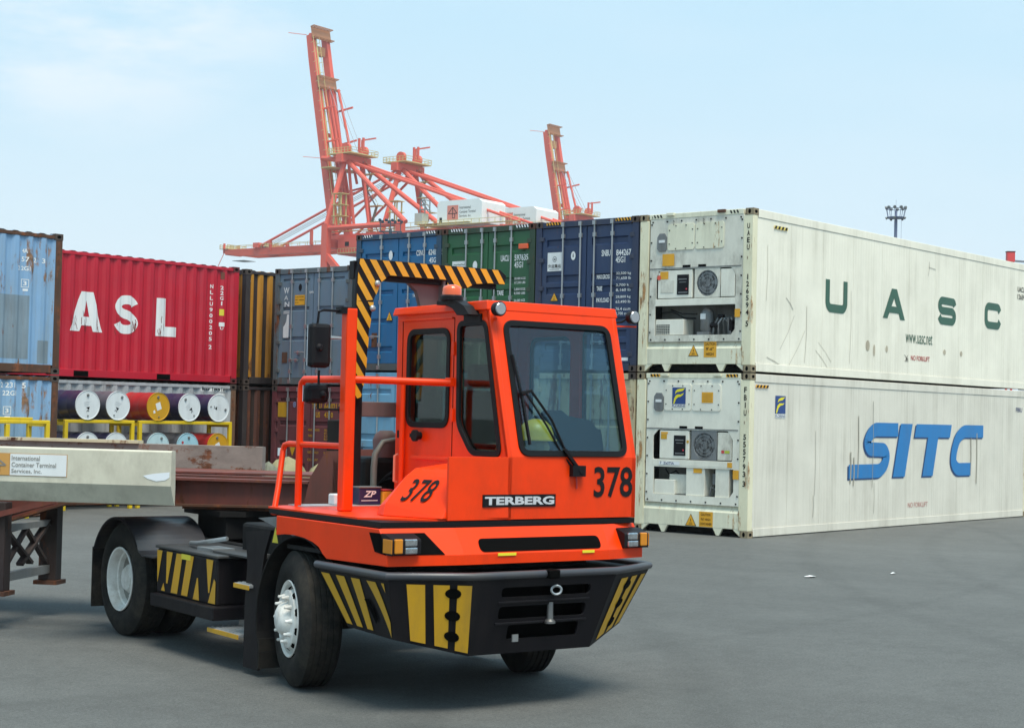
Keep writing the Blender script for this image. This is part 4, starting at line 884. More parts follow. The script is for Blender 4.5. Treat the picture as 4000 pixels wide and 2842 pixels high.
# wheels
def tyre(parent, w=.29, rad=.505):
    h = w/2
    prof = [(-h+.02, .285), (-h, .31), (-h-.012, .38), (-h+.004, .455), (-h+.030, .492)]
    for k in range(5):
        a = -h+.035+k*(w-.07)/5; b = a+(w-.07)/5; prof += [(a+.004, rad), (b-.010, rad), (b-.007, rad-.009), (b-.001, rad-.009)]
    prof += [(h-.030, .492), (h-.004, .455), (h+.012, .38), (h, .31), (h-.02, .285)]
    return MB().lathe(prof, (0, 0, 0), (0, 1, 0), 56, cap=False).build('tyre', m_rub, parent)
def front_wheel(x, y, steer, side):
    e = bpy.data.objects.new('wheel', None); C.objects.link(e); e.parent = TR; e.location = (x, y, .505); e.rotation_euler = (0, 0, steer); e.empty_display_size = .2
    tyre(e); s = side
    rim = MB().lathe([(s*.142, .288), (s*.15, .282), (s*.135, .262), (s*.07, .252), (s*.06, .246), (s*.155, .215), (s*.165, .17), (s*.16, .13), (s*.150, .125), (s*.150, .01)], (0, 0, 0), (0, 1, 0), 40, cap=False).build('rim', m_wheel, e)
    holes = MB()
    for k in range(10):
        a = 2*math.pi*(k+.5)/10; c = Vector((.224*math.cos(a), s*.137, .224*math.sin(a))); n_ = Vector((math.cos(a)*.7, s*.75, math.sin(a)*.7)).normalized()
        u = Vector((-math.sin(a), 0, math.cos(a))); w_ = n_.cross(u); holes.add([c+n_*.004+u*.030*math.cos(t)+w_*.020*math.sin(t) for t in [2*math.pi*i/12 for i in range(12)]], [tuple(range(12))])
    o = holes.build('hand_hole', m_dk, e, fix=False); o['kind'] = 'stuff'
    hub = MB().lathe([(s*.15, .128), (s*.185, .122), (s*.215, .105), (s*.235, .07), (s*.24, .0)], (0, 0, 0), (0, 1, 0), 28).build('hub', m_wheel, e)
    nm = bpy.data.meshes.get('nut_front') if 0 else None
    for k in range(10):
        a = 2*math.pi*k/10; c = (.168*math.cos(a), 0, .168*math.sin(a))
        MB().lathe([(s*.155, .019), (s*.185, .017), (s*.19, .012), (s*.212, .011), (s*.216, .004)], c, (0, 1, 0), 7).build('wheel_nut', m_wheel, e)
front_wheel(-.15, -.955, R(-13.5), -1); front_wheel(.0, .965, R(-18), 1)
for s in (-1, 1):
    for k, yy in enumerate((.955, .63)):
        e = bpy.data.objects.new('wheel', None); C.objects.link(e); e.parent = TR; e.location = (-3.39, s*yy, .505); e.empty_display_size = .2
        tyre(e)
        if k == 0:
            MB().lathe([(s*.142, .288), (s*.152, .285), (s*.15, .270), (s*.12, .258), (s*.07, .252), (s*.06, .240), (s*.02, .236)], (0, 0, 0), (0, 1, 0), 44, cap=False).build('rim', m_wheel, e)
            m_wd = mat('wheel_disc_shade_dirt', (.30, .29, .26), .6, dirt=.8, dirtcol=(.08, .065, .05), stretch=1, var=.2)  # darker than the rim: dish shade painted into the colour, with dirt on top
            MB().lathe([(s*.02, .237), (s*-.01, .215), (s*-.02, .15), (s*-.02, .01)], (0, 0, 0), (0, 1, 0), 44, cap=False).build('wheel_disc', m_wd, e)
            for q in range(8):
                a = 2*math.pi*(q+.5)/8; MB().lathe([(s*.0, .024), (s*-.004, .001)], (.20*math.cos(a), 0, .20*math.sin(a)), (0, 1, 0), 12, cap=False).build('hand_hole', m_dk, e)
            MB().lathe([(s*-.03, .135), (s*.05, .130), (s*.075, .112), (s*.09, .100), (s*.095, .0)], (0, 0, 0), (0, 1, 0), 28).build('hub', m_wheel, e)
            for q in range(10):
                a = 2*math.pi*q/10; MB().lathe([(s*-.02, .018), (s*.02, .016), (s*.03, .006)], (.165*math.cos(a), 0, .165*math.sin(a)), (0, 1, 0), 6).build('wheel_nut', m_wheel, e)
# rear mudguards with flaps
def arc_strip(cx, cz, r, a0, a1, y0, y1, th, name, m, n=20, extra=(), pre=()):
    mb = MB(); P = list(pre)+[(cx+r*math.cos(R(a0+(a1-a0)*i/n)), cz+r*math.sin(R(a0+(a1-a0)*i/n))) for i in range(n+1)]+list(extra)
    inn = []
    for i, p in enumerate(P):
        a = Vector(P[max(i-1, 0)]); b = Vector(P[min(i+1, len(P)-1)]); d = (b-a).normalized(); inn.append((p[0]-d.y*th*(1 if a1 > a0 else -1), p[1]+d.x*th*(1 if a1 > a0 else -1)))
    for i in range(len(P)-1):
        mb.loft([[(P[i][0], y0, P[i][1]), (P[i+1][0], y0, P[i+1][1]), (inn[i+1][0], y0, inn[i+1][1]), (inn[i][0], y0, inn[i][1])], [(P[i][0], y1, P[i][1]), (P[i+1][0], y1, P[i+1][1]), (inn[i+1][0], y1, inn[i+1][1]), (inn[i][0], y1, inn[i][1])]])
    return mb.build(name, m, TR)
for s in (-1, 1):
    y0, y1 = sorted((s*1.13, s*.46))
    arc_strip(-3.42, .46, .60, 152, 34, y0, y1, .012, 'mudguard', mat('mudguard', (.032, .033, .040), .32, dirt=.5, var=.2), 22, extra=[(-2.84, .765), (-2.60, .765)])
    mb = MB(); pr = [(-3.42+.60*math.cos(R(a)), .46+.60*math.sin(R(a))) for a in range(152, 33, -6)]; pi = [(-3.42+.575*math.cos(R(a)), .46+.575*math.sin(R(a))) for a in range(152, 33, -6)]
    for i in range(len(pr)-1): mb.add([(pr[i][0], s*1.135, pr[i][1]), (pr[i+1][0], s*1.135, pr[i+1][1]), (pi[i+1][0], s*1.135, pi[i+1][1]), (pi[i][0], s*1.135, pi[i][1])], [(0, 1, 2, 3)])
    mb.build('mudguard_lip', m_blk, TR, fix=False)
    MB().box((-3.985, y0, .20), (-3.965, y1, .75)).build('mudflap', m_rub, TR)
# front wheel arch liner and flap
for s in (-1, 1):
    y0, y1 = sorted((s*1.10, s*.72))
    arc_strip(-.05, .47, .66, 60, 205, y0, y1, .012, 'wheel_arch_liner', m_blk2, 20)
    MB().box((-.66, y0, .07), (-.64, y1, .30)).build('mudflap', m_rub, TR)
    mb = MB(); mb.prism([(-.95, 1.10), (-.52, 1.14), (-.62, .95), (-.70, .60), (-.68, .05), (-.93, .05), (-.93, .55), (-.90, .85)], 'y', s*1.085, s*1.06); mb.build('side_skirt', m_blk, TR)
# hatched tank box with tray
ybx = -1.10
for s in (-1, 1):
    MB().box((-2.61, min(s*1.09, s*.52), .46), (-1.43, max(s*1.09, s*.52), .845)).build('battery_box', m_blk, TR, .02)
    MB().box((-2.60, min(s*1.15, s*.5), .355), (-1.36, max(s*1.15, s*.5), .465)).build('box_tray', m_blk, TR, .012)
    MB().box((-2.63, min(s*1.10, s*.5), .846), (-1.40, max(s*1.10, s*.5), .872)).build('box_lid', mat('box_lid', (.05, .052, .055), .35, dirt=.4), TR, .008)
p = Print((0, -1.09, 0), (1, 0, 0), (0, 0, 1))
for (a, b, c, d) in ((-2.60, -2.49, -2.58, -2.575), (-2.40, -2.28, -2.40, -2.37), (-2.20, -2.08, -2.30, -2.17), (-1.99, -1.86, -2.09, -1.97), (-1.62, -1.49, -1.57, -1.55)):
    p.poly([(c, .49 if d-c > .08 else .56), (d, .49 if d-c > .08 else .56), (b, .83), (a, .83)], .004)
p.poly([(-1.86, .48), (-1.74, .48), (-1.77, .66), (-1.79, .66)], .004); p.poly([(-1.57, .48), (-1.44, .48), (-1.44, .66), (-1.47, .68)], .004); p.poly([(-2.50, .49), (-2.42, .49), (-2.45, .56)], .004)
p.build('warning_stripe', m_yel, TR)
p = Print((0, -1.09, 0), (1, 0, 0), (0, 0, 1)); p.rect(-2.10, .79, .18, .045, .006); p.build('sticker', mat('sticker_yellow', (.7, .6, .05), .5, var=0), TR)
mb = MB(); mb.tube([(-2.35, -.9, .90), (-2.10, -.95, .92), (-1.75, -.85, .98)], .018, 8); mb.box((-2.0, -1.0, .872), (-1.7, -.8, .90)); mb.build('lever', m_chrome, TR)
mb = MB(); mb.box((-1.75, -1.0, .875), (-1.0, -.85, .89)); mb.build('walkway_plate', mat('box_lid', (.05, .052, .055), .35), TR)
p = Print((0, -.79, 0), (1, 0, 0), (0, 0, 1)); p.poly([(-1.05, 1.00), (-.95, 1.00), (-1.0, 1.13)], .006); p.build('sticker', mat('sticker_yellow', (.7, .6, .05), .5, var=0), TR)
# steps
for (x0, x1, zz, y0, y1) in ((-1.50, -.95, .27, -1.12, -.80), (-1.05, -.79, .67, -1.12, -.85)):
    st_ = MB().box((x0, y0, zz), (x1, y1, zz+.025)).build('step', m_alu, TR, .004)
    MB().box((x0, y0-.008, zz-.012), (x1, y0, zz+.022)).build('step_edge', m_yel, st_)
    for k in range(6):
        MB().box((x0+.02, y0+.02+k*(y1-y0-.04)/6, zz+.025), (x1-.02, y0+.035+k*(y1-y0-.04)/6, zz+.032)).build('tread_bar', m_alu, st_)
MB().box((-1.47, -.86, .295), (-1.08, -.83, .43)).build('step_back', m_alu, TR)
MB().box((-1.0, -.86, .30), (-.93, -.82, .67)).build('step_hanger', m_grey, TR)
# fifth wheel
mb = MB(); mb.prism([(-3.55, -.42), (-2.80, -.42), (-2.72, -.20), (-2.72, .20), (-2.80, .42), (-3.55, .42), (-3.72, .30), (-3.40, .04), (-3.40, -.04), (-3.72, -.30)], 'z', 1.085, 1.135); mb.build('fifth_wheel', m_blk2, TR, .01)
MB().box((-3.4, -.35, .88), (-2.8, .35, 1.085)).build('fifth_wheel_stand', m_blk2, TR, .01)
# ---- lower orange body
arch = [(.42, 1.0), (.36, 1.03), (.30, 1.075), (.20, 1.105), (.08, 1.125), (-.10, 1.135), (-.24, 1.13), (-.36, 1.115)]
for s in (-1, 1):
    yy = s*1.115
    sheet([(-.36, 1.262), (1.14, 1.262), (1.25, 1.085), (1.25, 1.015)]+arch, [], lambda u, v, w: (u, yy+w, v), .02, 'side_panel', m_or, TR, .004)
def strip(pts0, pts1, name, m, th=.012):
    """sheet between two polylines"""
    mb = MB(); k = len(pts0)
    for i in range(k-1):
        a, b, c, d = [Vector(q) for q in (pts0[i], pts0[i+1], pts1[i+1], pts1[i])]
        n_ = -(b-a).cross(d-a).normalized()*th
        mb.loft([[a, b, c, d], [a-n_, b-n_, c-n_, d-n_]])
    return mb.build(name, m, TR, .003)
P0 = [(1.14, -1.12, 1.265), (1.215, -.56, 1.265), (1.215, .76, 1.265), (1.14, 1.12, 1.265)]
P1 = [(1.25, -1.12, 1.085), (1.325, -.54, 1.085), (1.325, .74, 1.085), (1.25, 1.12, 1.085)]
P2 = [(1.25, -1.12, 1.015), (1.325, -.54, 1.015), (1.325, .74, 1.015), (1.25, 1.12, 1.015)]
for i in range(3):
    strip(P0[i:i+2], P1[i:i+2], 'front_panel', m_or); strip(P1[i:i+2], P2[i:i+2], 'front_lip', m_or)
MB().prism([(-.36, -1.10), (1.13, -1.10), (1.19, -.56), (1.19, .76), (1.13, 1.10), (-.36, 1.10)], 'z', 1.24, 1.268).build('body_top', m_blk2, TR)
MB().prism([(-.30, -1.06), (1.16, -1.06), (1.24, -.5), (1.24, .7), (1.16, 1.06), (-.30, 1.06)], 'z', 1.02, 1.05).build('body_floor', m_blk2, TR)
# black rubber band and deck
MB().prism([(-.52, -1.105), (1.13, -1.105), (1.19, -.56), (1.19, 1.09), (-.52, 1.09)], 'z', 1.270, 1.306).build('rubber_band', m_seal, TR)
deck = MB().prism([(-.55, -1.10), (.80, -1.10), (1.05, -.80), (1.16, -.60), (1.16, -.10), (-.62, -.10), (-.66, -.92)], 'z', 1.307, 1.320).build('deck', m_or, TR, .004)
MB().box((-.64, -.88, 1.3205), (-.40, -.12, 1.328)).build('deck_plate', mat('deck_grey', (.42, .44, .46), .5, dirt=.4), TR)
# headlight recesses: dark pockets wrapping the corners
def quadp(pts, name, m, lift=.004):
    a, b, c = [Vector(p) for p in pts[:3]]; n_ = (b-a).cross(c-a).normalized()*lift; mb = MB(); mb.add([Vector(p)+n_ for p in pts], [tuple(range(len(pts)))]); return mb.build(name, m, TR, fix=False)
def fx_(y, z):      # x of the sloping front at height z
    t = (1.265-z)/.18; yy = abs(y) if y < 0 else abs(y)-.2
    x0 = 1.215-max(0, (abs(y)-(.56 if y < 0 else .76))/(.56 if y < 0 else .36))*.075; return x0+.11*t
for s in (-1, 1):
    y_in_t, y_in_b = (-.80, -.69) if s < 0 else (.90, .955)
    poly = [(y_in_t, 1.235), (s*1.121, 1.235), (s*1.121, 1.09), (y_in_b, 1.09)]
    pts = [(fx_(a, b)+.004, a, b) for a, b in poly]; mb = MB(); mb.add(pts, [(0, 1, 2, 3)]); mb.build('headlight_recess', m_dk, TR, fix=False)
    yy = s*1.1275; mb = MB(); mb.add([(1.01, yy, 1.232), (1.158, yy, 1.235), (1.245, yy, 1.09), (1.09, yy, 1.105)], [(0, 1, 2, 3)]); mb.build('headlight_recess', m_dk, TR, fix=False)
    yo, yi = s*1.125, s*(.895)
    hb = MB(); hb.prism([(1.10, 1.092), (1.315, 1.092), (1.315, 1.20), (1.22, 1.232), (1.10, 1.232)], 'y', yo, yi); h_ = hb.build('headlight', m_blk, TR, .012)
    ya, yb_ = s*1.108, s*1.045
    MB().box((1.30, min(ya, yb_), 1.105), (1.328, max(ya, yb_), 1.205)).build('amber_lens', m_amb, h_, .008)
    MB().box((1.20, min(yo, s*1.13), 1.105), (1.318, max(yo, s*1.133), 1.20)).build('amber_lens', m_amb, h_, .004)
    ya, yb_ = s*1.025, s*.925
    MB().box((1.30, min(ya, yb_), 1.152), (1.322, max(ya, yb_), 1.205)).build('clear_lens', m_lens, h_, .010)
    MB().box((1.30, min(ya, yb_), 1.100), (1.326, max(ya, yb_), 1.148)).build('clear_lens', m_lens, h_, .010)
# grille slot
g2 = rounded([(-.40, 1.10), (.68, 1.10), (.68, 1.19), (-.40, 1.19)], .04, 5)
mb = MB(); mb.add([(fx_(a, b)+.005 if abs(a) > .6 else 1.215+.11*(1.265-b)/.18+.005, a, b) for a, b in g2], [tuple(range(len(g2)))]); mb.build('grille_opening', m_dk, TR, fix=False)
for yy in (-.28, .18, .52): MB().box((1.262, yy-.02, 1.12), (1.290, yy+.02, 1.155)).build('grille_part', m_blk, TR, .006)
for a, b in ((-.262, -.105), (.49, .60)): MB().box((1.328, a, 1.070), (1.332, b, 1.090)).build('label_plate', mat('label_yellow', (.85, .72, .03), .5, var=0), TR)
# ---- bumper
RT = [(.32, -1.14), (1.30, -1.14), (1.55, -.62), (1.55, .64), (1.30, 1.16), (.32, 1.16)]
top = [(x, y, .945) for x, y in RT]
bot = [(.64, -1.06, .54), (1.25, -1.06, .52), (1.42, -.56, .40), (1.42, .50, .40), (1.18, .97, .52), (.64, .97, .54)]
bmp = bpy.data.objects.new('bumper', None); C.objects.link(bmp); bmp.parent = TR; bmp.empty_display_size = .2
def facep(i):
    a, b, c, d = [Vector(q) for q in (top[i], top[i+1], bot[i+1], bot[i])]; n_ = (b-a).cross(c-a).normalized(); return a, b, c, d, n_
for i in range(5):
    a, b, c, d, n_ = facep(i)
    if i == 2:      # centre face with three real slots
        continue
    n_ = -n_ if n_.dot(Vector((1, (-1 if i < 2 else 1)*.8, 0))) < 0 else n_
    mb = MB(); G = 8; gp = [[(a.lerp(b, u/G)).lerp(d.lerp(c, u/G), v/G) for u in range(G+1)] for v in range(G+1)]
    for off in (0, -.03): mb.add([q+n_*off for r_ in gp for q in r_], [(v*(G+1)+u, v*(G+1)+u+1, (v+1)*(G+1)+u+1, (v+1)*(G+1)+u) for v in range(G) for u in range(G)])
    for e_ in ([gp[0][u] for u in range(G+1)], [gp[G][u] for u in range(G+1)], [gp[v][0] for v in range(G+1)], [gp[v][G] for v in range(G+1)]):
        k_ = len(e_); mb.add(e_+[q-n_*.03 for q in e_], [(j, j+1, k_+j+1, k_+j) for j in range(k_-1)])
    mb.build('bumper_plate', m_blk, bmp, fix=False)
def ctr(u, v):      # centre face of the bumper: u = y, v = z
    t = (.945-v)/.545; return (1.55-.13*t, u, v)
outer_c = [(-.62, .945), (.64, .945), (.50, .40), (-.56, .40)]
slots = [rounded([(-.36, .80), (.42, .80), (.42, .87), (-.36, .87)], .03, 4), rounded([(-.36, .645), (.40, .645), (.40, .735), (-.36, .735)], .03, 4), rounded([(-.26, .50), (.36, .50), (.36, .60), (-.26, .60)], .02, 4)]
sheet(outer_c, slots, lambda u, v, w: (ctr(u, v)[0]-.012+w, u, v), .024, 'bumper_plate', m_blk, bmp)
MB().box((1.20, -.5, .44), (1.32, .5, .90)).build('bumper_back', m_dk, bmp)
for zz in (.765, .615): MB().box((1.44 if zz > .7 else 1.41, -.38, zz-.008), (1.515 if zz > .7 else 1.482, .42, zz+.008)).build('bumper_shelf', m_blk, bmp, .004)
# rounded top edge tube
MB().tube([(x-.01, y, .955) for x, y in RT[:4]]+[(RT[4][0]-.01, RT[4][1], .955), (RT[5][0], RT[5][1], .955)], .028, 10).build('bumper_rim', mat('bumper_rim', (.05, .052, .062), .35, dirt=.3), bmp)
MB().prism([(x-.05 if x > .5 else x, y*.96) for x, y in RT], 'z', .925, .945).build('bumper_top', m_blk, bmp)
MB().box((1.50, .00, .925), (1.60, .09, .985)).build('hook_guide', m_dk, bmp, .008)
mb = MB(); mb.tube([(1.56+.03*math.cos(t)*.4, .085+.035*math.cos(t), .84+.03*math.sin(t)) for t in [2*math.pi*i/14 for i in range(15)]], .009, 6); mb.build('tow_eye', m_chrome, bmp)
mb = MB(); mb.lathe([(0, .022), (.12, .024), (.135, .04), (.15, .04)], (1.49, .085, .75), (0, 0, -1), 14); mb.build('tow_pin', mat('worn_steel', (.22, .22, .22), .4, metal=.7, dirt=.5), bmp)
MB().box((1.50, -.25, .49), (1.51, -.20, .54)).build('small_plate', m_grey, bmp)
# hatch marks on plates, given as (s along top, s along bottom) fractions
def onface(i, s, t, lift=.004):
    a, b, c, d, n_ = facep(i); n_ = -n_ if n_.dot(Vector((1, (-1 if i < 2 else 1)*.8, 0))) < 0 else n_
    return (a.lerp(b, s)).lerp(d.lerp(c, s), t)+n_*lift
def mark(i, q, m=m_yel, lift=.004, nm='warning_stripe'):
    mb = MB()
    if len(q) == 4:
        n = 8; vs = []
        for v in range(n+1):
            for u in range(3):
                s0 = q[0][0]+(q[3][0]-q[0][0])*v/n; s1 = q[1][0]+(q[2][0]-q[1][0])*v/n; t0 = q[0][1]+(q[3][1]-q[0][1])*v/n; t1 = q[1][1]+(q[2][1]-q[1][1])*v/n
                vs.append(onface(i, s0+(s1-s0)*u/2, t0+(t1-t0)*u/2, lift+.002))
        mb.add(vs, [(v*3+u, v*3+u+1, v*3+u+4, v*3+u+3) for v in range(n) for u in range(2)])
    else: mb.add([onface(i, s, t, lift+.002) for s, t in q], [tuple(range(len(q)))])
    mb.build(nm, m, bmp, fix=False)
for k in range(4):
    s0 = .02+k*.225; w_ = .125
    if k < 3: mark(0, [(s0, .10), (s0+w_, .10), (s0+w_+.02, .93), (s0+.02, .93)])
    else: mark(0, [(s0, .10), (s0+w_, .10), (.99, .72), (.99, .97)])
mark(0, [(.90, .10), (.94, .10), (.95, .25)])
mark(1, [(.21, .09), (.43, .09), (.43, .95), (.23, .95)])
mark(1, [(.53, .09), (.725, .09), (.725, .95), (.55, .95)]); mark(1, [(.82, .09), (.995, .09), (.995, .96), (.82, .96)])
for s0, s1 in ((.20, .40), (.52, .68), (.80, .93)): mark(3, [(s0, .10), (s1, .10), (s1-.02, .93), (s0-.05, .95)])
for i, sc, tz in ((1, .77, (.20, .50, .78)), (3, .46, (.22, .50, .78))):
    for t_ in tz: mark(i, [(sc+.10*math.cos(a), t_+.070*math.sin(a)) for a in [2*math.pi*k/14 for k in range(14)]], m_dk, .008, 'step_hole')
mark(0, [(.60, .42), (.68, .40), (.78, .70), (.72, .80)], m_dk, .008, 'step_hole')
# ---- bonnet wedge beside the cab
A = (.68, -.80, 1.41); B = (1.10, -.62, 1.41); Cc = (1.14, -.46, 1.61); H_ = (.70, -.64, 1.61); T1 = (.72, -.58, 1.663); T2 = (1.13, -.41, 1.660); D_ = (1.185, -.085, 1.625); E1 = (1.16, -.085, 1.70); E0 = (.50, -.085, 1.70)
bon = hull([(.56, -.80, 1.322), (.70, -.83, 1.322), (1.17, -.64, 1.322), (1.20, -.085, 1.322), (.46, -.085, 1.322), (.56, -.78, 1.38), A, B, Cc, H_, T1, T2, D_, E1, E0], 'bonnet', m_or, TR, .006)
MB().box((-.06, -.135, 1.705), (1.16, -.09, 1.730)).build('cab_ledge', m_or, TR, .004)
Av, Bv, Hv = Vector(A), Vector(B), Vector(H_)
U_ = (Bv-Av).normalized(); n_ = U_.cross(Hv-Av).normalized(); V_ = n_.cross(U_)
p = Print(Av, U_, V_); 
if p.n.z < 0: p.n = -p.n
p.text('378', .115, .020, .235, .19, .008, lift=.010, slant=.30); p.build('number', m_bprint, TR)
# ---- cab
cabf = lambda z_: 1.19 if z_ < 1.76 else 1.19-(z_-1.76)/1.13*.30
side = [(-.355, 1.31), (1.19, 1.31), (1.19, 1.76), (.905, 2.84), (-.365, 2.84)]
dwin = rounded([(-.19, 1.96), (.395, 1.96), (.395, 2.70), (-.19, 2.70)], .10)
cwin = rounded([(.72, 1.765), (1.10, 1.765), (.875, 2.745), (.51, 2.745), (.527, 1.98)], .07)
for y, g_ in ((-.094, 1), (1.094, -1)):
    sheet(side, [dwin, cwin], lambda u, v, w: (u, y+g_*.02+w, v), .04, 'cab_side', m_or, TR, .004)
    for wn_ in (dwin, cwin):
        so_ = sheet(offset(wn_, .012), [offset(wn_, -.030)], lambda u, v, w: (u, y+w, v), .022, 'window_seal', m_seal, TR, .004)
        sheet(offset(wn_, -.02), [], lambda u, v, w: (u, y+g_*.014+w, v), .006, 'window_glass', m_glass2 if y < 0 else m_glass, TR)
# door outline, hinges and handle
def groove(pts, name='door_seam'):
    mb = MB()
    for a, b in zip(pts, pts[1:]): mb.bar((a[0], -.0945, a[1]), (b[0], -.0945, b[1]), .004, .006)
    return mb.build(name, m_dk, TR)
groove([(-.27, 1.74), (-.28, 2.78), (.455, 2.78), (.455, 1.74)])
for zz in (2.05, 2.55): MB().box((.44, -.112, zz-.05), (.475, -.094, zz+.05)).build('door_hinge', m_or, TR, .004)
mb = MB(); mb.lathe([(0, .03), (.03, .03), (.035, .045), (.06, .045)], (.01, -.096, 1.885), (0, -1, 0), 16); mb.box((-.10, -.125, 1.87), (.0, -.10, 1.90)); mb.build('door_handle', m_blk, TR)
MB().box((-.30, -.115, 1.86), (-.26, -.095, 1.92)).build('door_lock', m_blk, TR)
MB().tube([(-.29, -.11, 1.73), (-.29, -.14, 1.72), (-.29, -.14, 1.52), (-.29, -.11, 1.51)], .010, 6).build('grab_handle', mat('pale_handle', (.8, .25, .16), .4, var=0), TR)
# windscreen wall
nrm = Vector((1.13, 0, .30)).normalized()
ws = rounded([(.02, .015), (1.0, .015), (1.0, 1.02), (.02, 1.02)], .085)
ws_out = [(-.094, -.005), (1.094, -.005), (1.094, 1.165), (-.094, 1.165)]
def wsm(u, v, w): q = Vector((1.19, u, 1.76))+Vector((-.30, 0, 1.13)).normalized()*v+nrm*(w-.02); return tuple(q)
ws = [(u, v) for u, v in ws]
sheet(ws_out, [ws], wsm, .04, 'windscreen_frame', m_or, TR, .004)
sheet(offset(ws, .012), [offset(ws, -.032)], lambda u, v, w: wsm(u, v, w+.02), .024, 'window_seal', m_seal, TR, .004)
sheet(offset(ws, -.02), [], lambda u, v, w: wsm(u, v, w+.008), .006, 'windscreen', m_glass, TR)
MB().box((1.165, -.60, 1.312), (1.19, 1.094, 1.758)).build('cab_front', m_or, TR, .003)
MB().box((1.10, -.094, 1.312), (1.166, 1.094, 1.758)).build('dash_bulkhead', m_blk2, TR)
rw = rounded([(.06, 1.85), (.94, 1.85), (.94, 2.68), (.06, 2.68)], .08)
sheet([(-.09, 1.31), (1.09, 1.31), (1.09, 2.84), (-.09, 2.84)], [rw], lambda u, v, w: (-.345+w, u, v), .035, 'cab_rear', m_or, TR)
sheet(offset(rw, .012), [offset(rw, -.03)], lambda u, v, w: (-.365+w, u, v), .02, 'window_seal', m_seal, TR); sheet(offset(rw, -.02), [], lambda u, v, w: (-.35+w, u, v), .006, 'window_glass', m_glass, TR)
hull([(-.40, -.125, 2.825), (-.40, 1.125, 2.825), (.912, -.112, 2.825), (.912, 1.112, 2.825), (.892, -.105, 2.898), (.892, 1.105, 2.898), (-.39, -.11, 2.885), (-.39, 1.11, 2.885)], 'cab_roof', m_or, TR, .008)
MB().box((-.345, -.06, 1.32), (1.15, 1.06, 1.34)).build('cab_floor', m_blk2, TR)
MB().box((-.30, -.11, 2.775), (.44, -.095, 2.79)).build('drip_rail', m_or, TR, .003)
# numbers and maker's plate
p = Print((1.19, 0, 0), (0, 1, 0), (0, 0, 1)); p.text('378', .690, 1.462, .370, .230, .018, lift=.004); p.build('number', m_bprint, TR)
MB().box((1.19, -.31, 1.403), (1.197, .335, 1.492)).build('name_plate', m_blk, TR)
p = Print((1.197, 0, 0), (0, 1, 0), (0, 0, 1)); p.text('TERBERG', -.295, 1.418, .615, .060, .04, lift=.003); p.build('lettering', mat('plate_silver', (.55, .57, .60), .4, var=0), TR)
# wipers
mb = MB(); mb.tube([(1.215, .53, 1.655), (1.17, .44, 1.80), (1.135, .33, 2.03), (1.085, .165, 2.25)], .010, 6); mb.tube([(1.212, .50, 1.655), (1.17, .40, 1.79), (1.14, .28, 1.99), (1.095, .11, 2.235)], .008, 6); mb.box((1.192, .46, 1.62), (1.235, .58, 1.70)); mb.bar((1.225, .55, 1.64), (1.20, .40, 1.82), .035, .02); mb.build('wiper_arm', m_blk, TR)
mb = MB(); mb.bar((1.192, .095, 1.85), (1.09, .085, 2.20), .016, .02); mb.bar((1.09, .085, 2.20), (1.015, .045, 2.50), .022, .02); mb.bar((1.09, .165, 2.24), (1.095, .07, 2.22), .03, .02); mb.build('wiper_blade', m_blk, TR)
MB().tube([(1.20, .515, 1.62), (1.205, .52, 1.58), (1.20, .525, 1.53)], .006, 5).build('washer_hose', m_red_t, TR)
# beacon on a black bracket, work lamps
mb = MB(); mb.prism([(.36, 2.905), (.60, 2.905), (.72, 2.86), (.80, 2.79), (.64, 2.79), (.58, 2.84), (.48, 2.875), (.36, 2.875)], 'y', -.20, -.09); mb.build('beacon_bracket', m_blk, TR, .005)
mb = MB(); mb.box((.60, -.112, 2.74), (.82, -.096, 2.80)); mb.build('bracket_foot', m_blk, TR)
bc = MB().lathe([(0, .088), (.03, .088), (.04, .076)], (.52, -.17, 2.905), (0, 0, 1), 24).build('beacon', m_blk, TR)
MB().lathe([(0, .072), (.045, .072), (.066, .060), (.078, .03), (.080, 0)], (.52, -.17, 2.945), (0, 0, 1), 24).build('beacon_lens', mat('beacon_lens', (.75, .12, .03), .2, var=.1, coat=.5), bc)
for y0, y1, zz in ((-.02, -.075, 2.83), (1.10, 1.19, 2.835)):
    mb = MB(); mb.tube([(.88, y0, 2.79), (.92, (y0+y1)/2, 2.80), (.96, y1, zz)], .008, 6); mb.lathe([(-.035, .03), (-.02, .05), (.03, .055), (.035, .05)], (.99, y1, zz), (1, 0, 0), 18); l_ = mb.build('work_lamp', m_blk, TR)
    MB().lathe([(0, .046), (.006, .040)], (1.026, y1, zz), (1, 0, 0), 18).build('lamp_glass', mat('lamp_glass', (.35, .36, .38), .15, metal=.5, var=0), l_)
    MB().bar((.89, y0, 2.765), (.97, y1*1.05, 2.765), .02, .012).build('lamp_bracket', m_or, TR)
# cab interior
MB().box((.80, .0, 1.60), (1.10, 1.04, 1.78)).build('dashboard', m_blk, TR, .03)
mb = MB(); mb.box((-.05, .32, 1.62), (.42, .80, 1.76)); mb.build('seat_cushion', m_cloth, TR, .05)
mb = MB(); mb.box((-.20, .32, 1.72), (-.04, .80, 2.25)); mb.build('seat_back', m_cloth, TR, .06)
MB().box((-.18, .44, 2.28), (-.06, .68, 2.46)).build('headrest', m_cloth, TR, .04)
MB().box((.05, .45, 1.34), (.30, .68, 1.62)).build('seat_base', m_blk2, TR)
mb = MB(); c0 = Vector((.62, .56, 1.93)); ax = Vector((-.45, 0, .89)).normalized(); u0 = Vector((0, 1, 0)); v0 = ax.cross(u0)
mb.tube([c0+(u0*math.cos(t)+v0*math.sin(t))*.20 for t in [2*math.pi*i/24 for i in range(25)]], .016, 8); mb.build('steering_wheel', m_blk, TR)
mb = MB(); mb.bar(c0-u0*.19, c0+u0*.19, .03, .02); mb.tube([c0, (.80, .56, 1.66)], .03, 8); mb.build('steering_column', m_blk, TR)
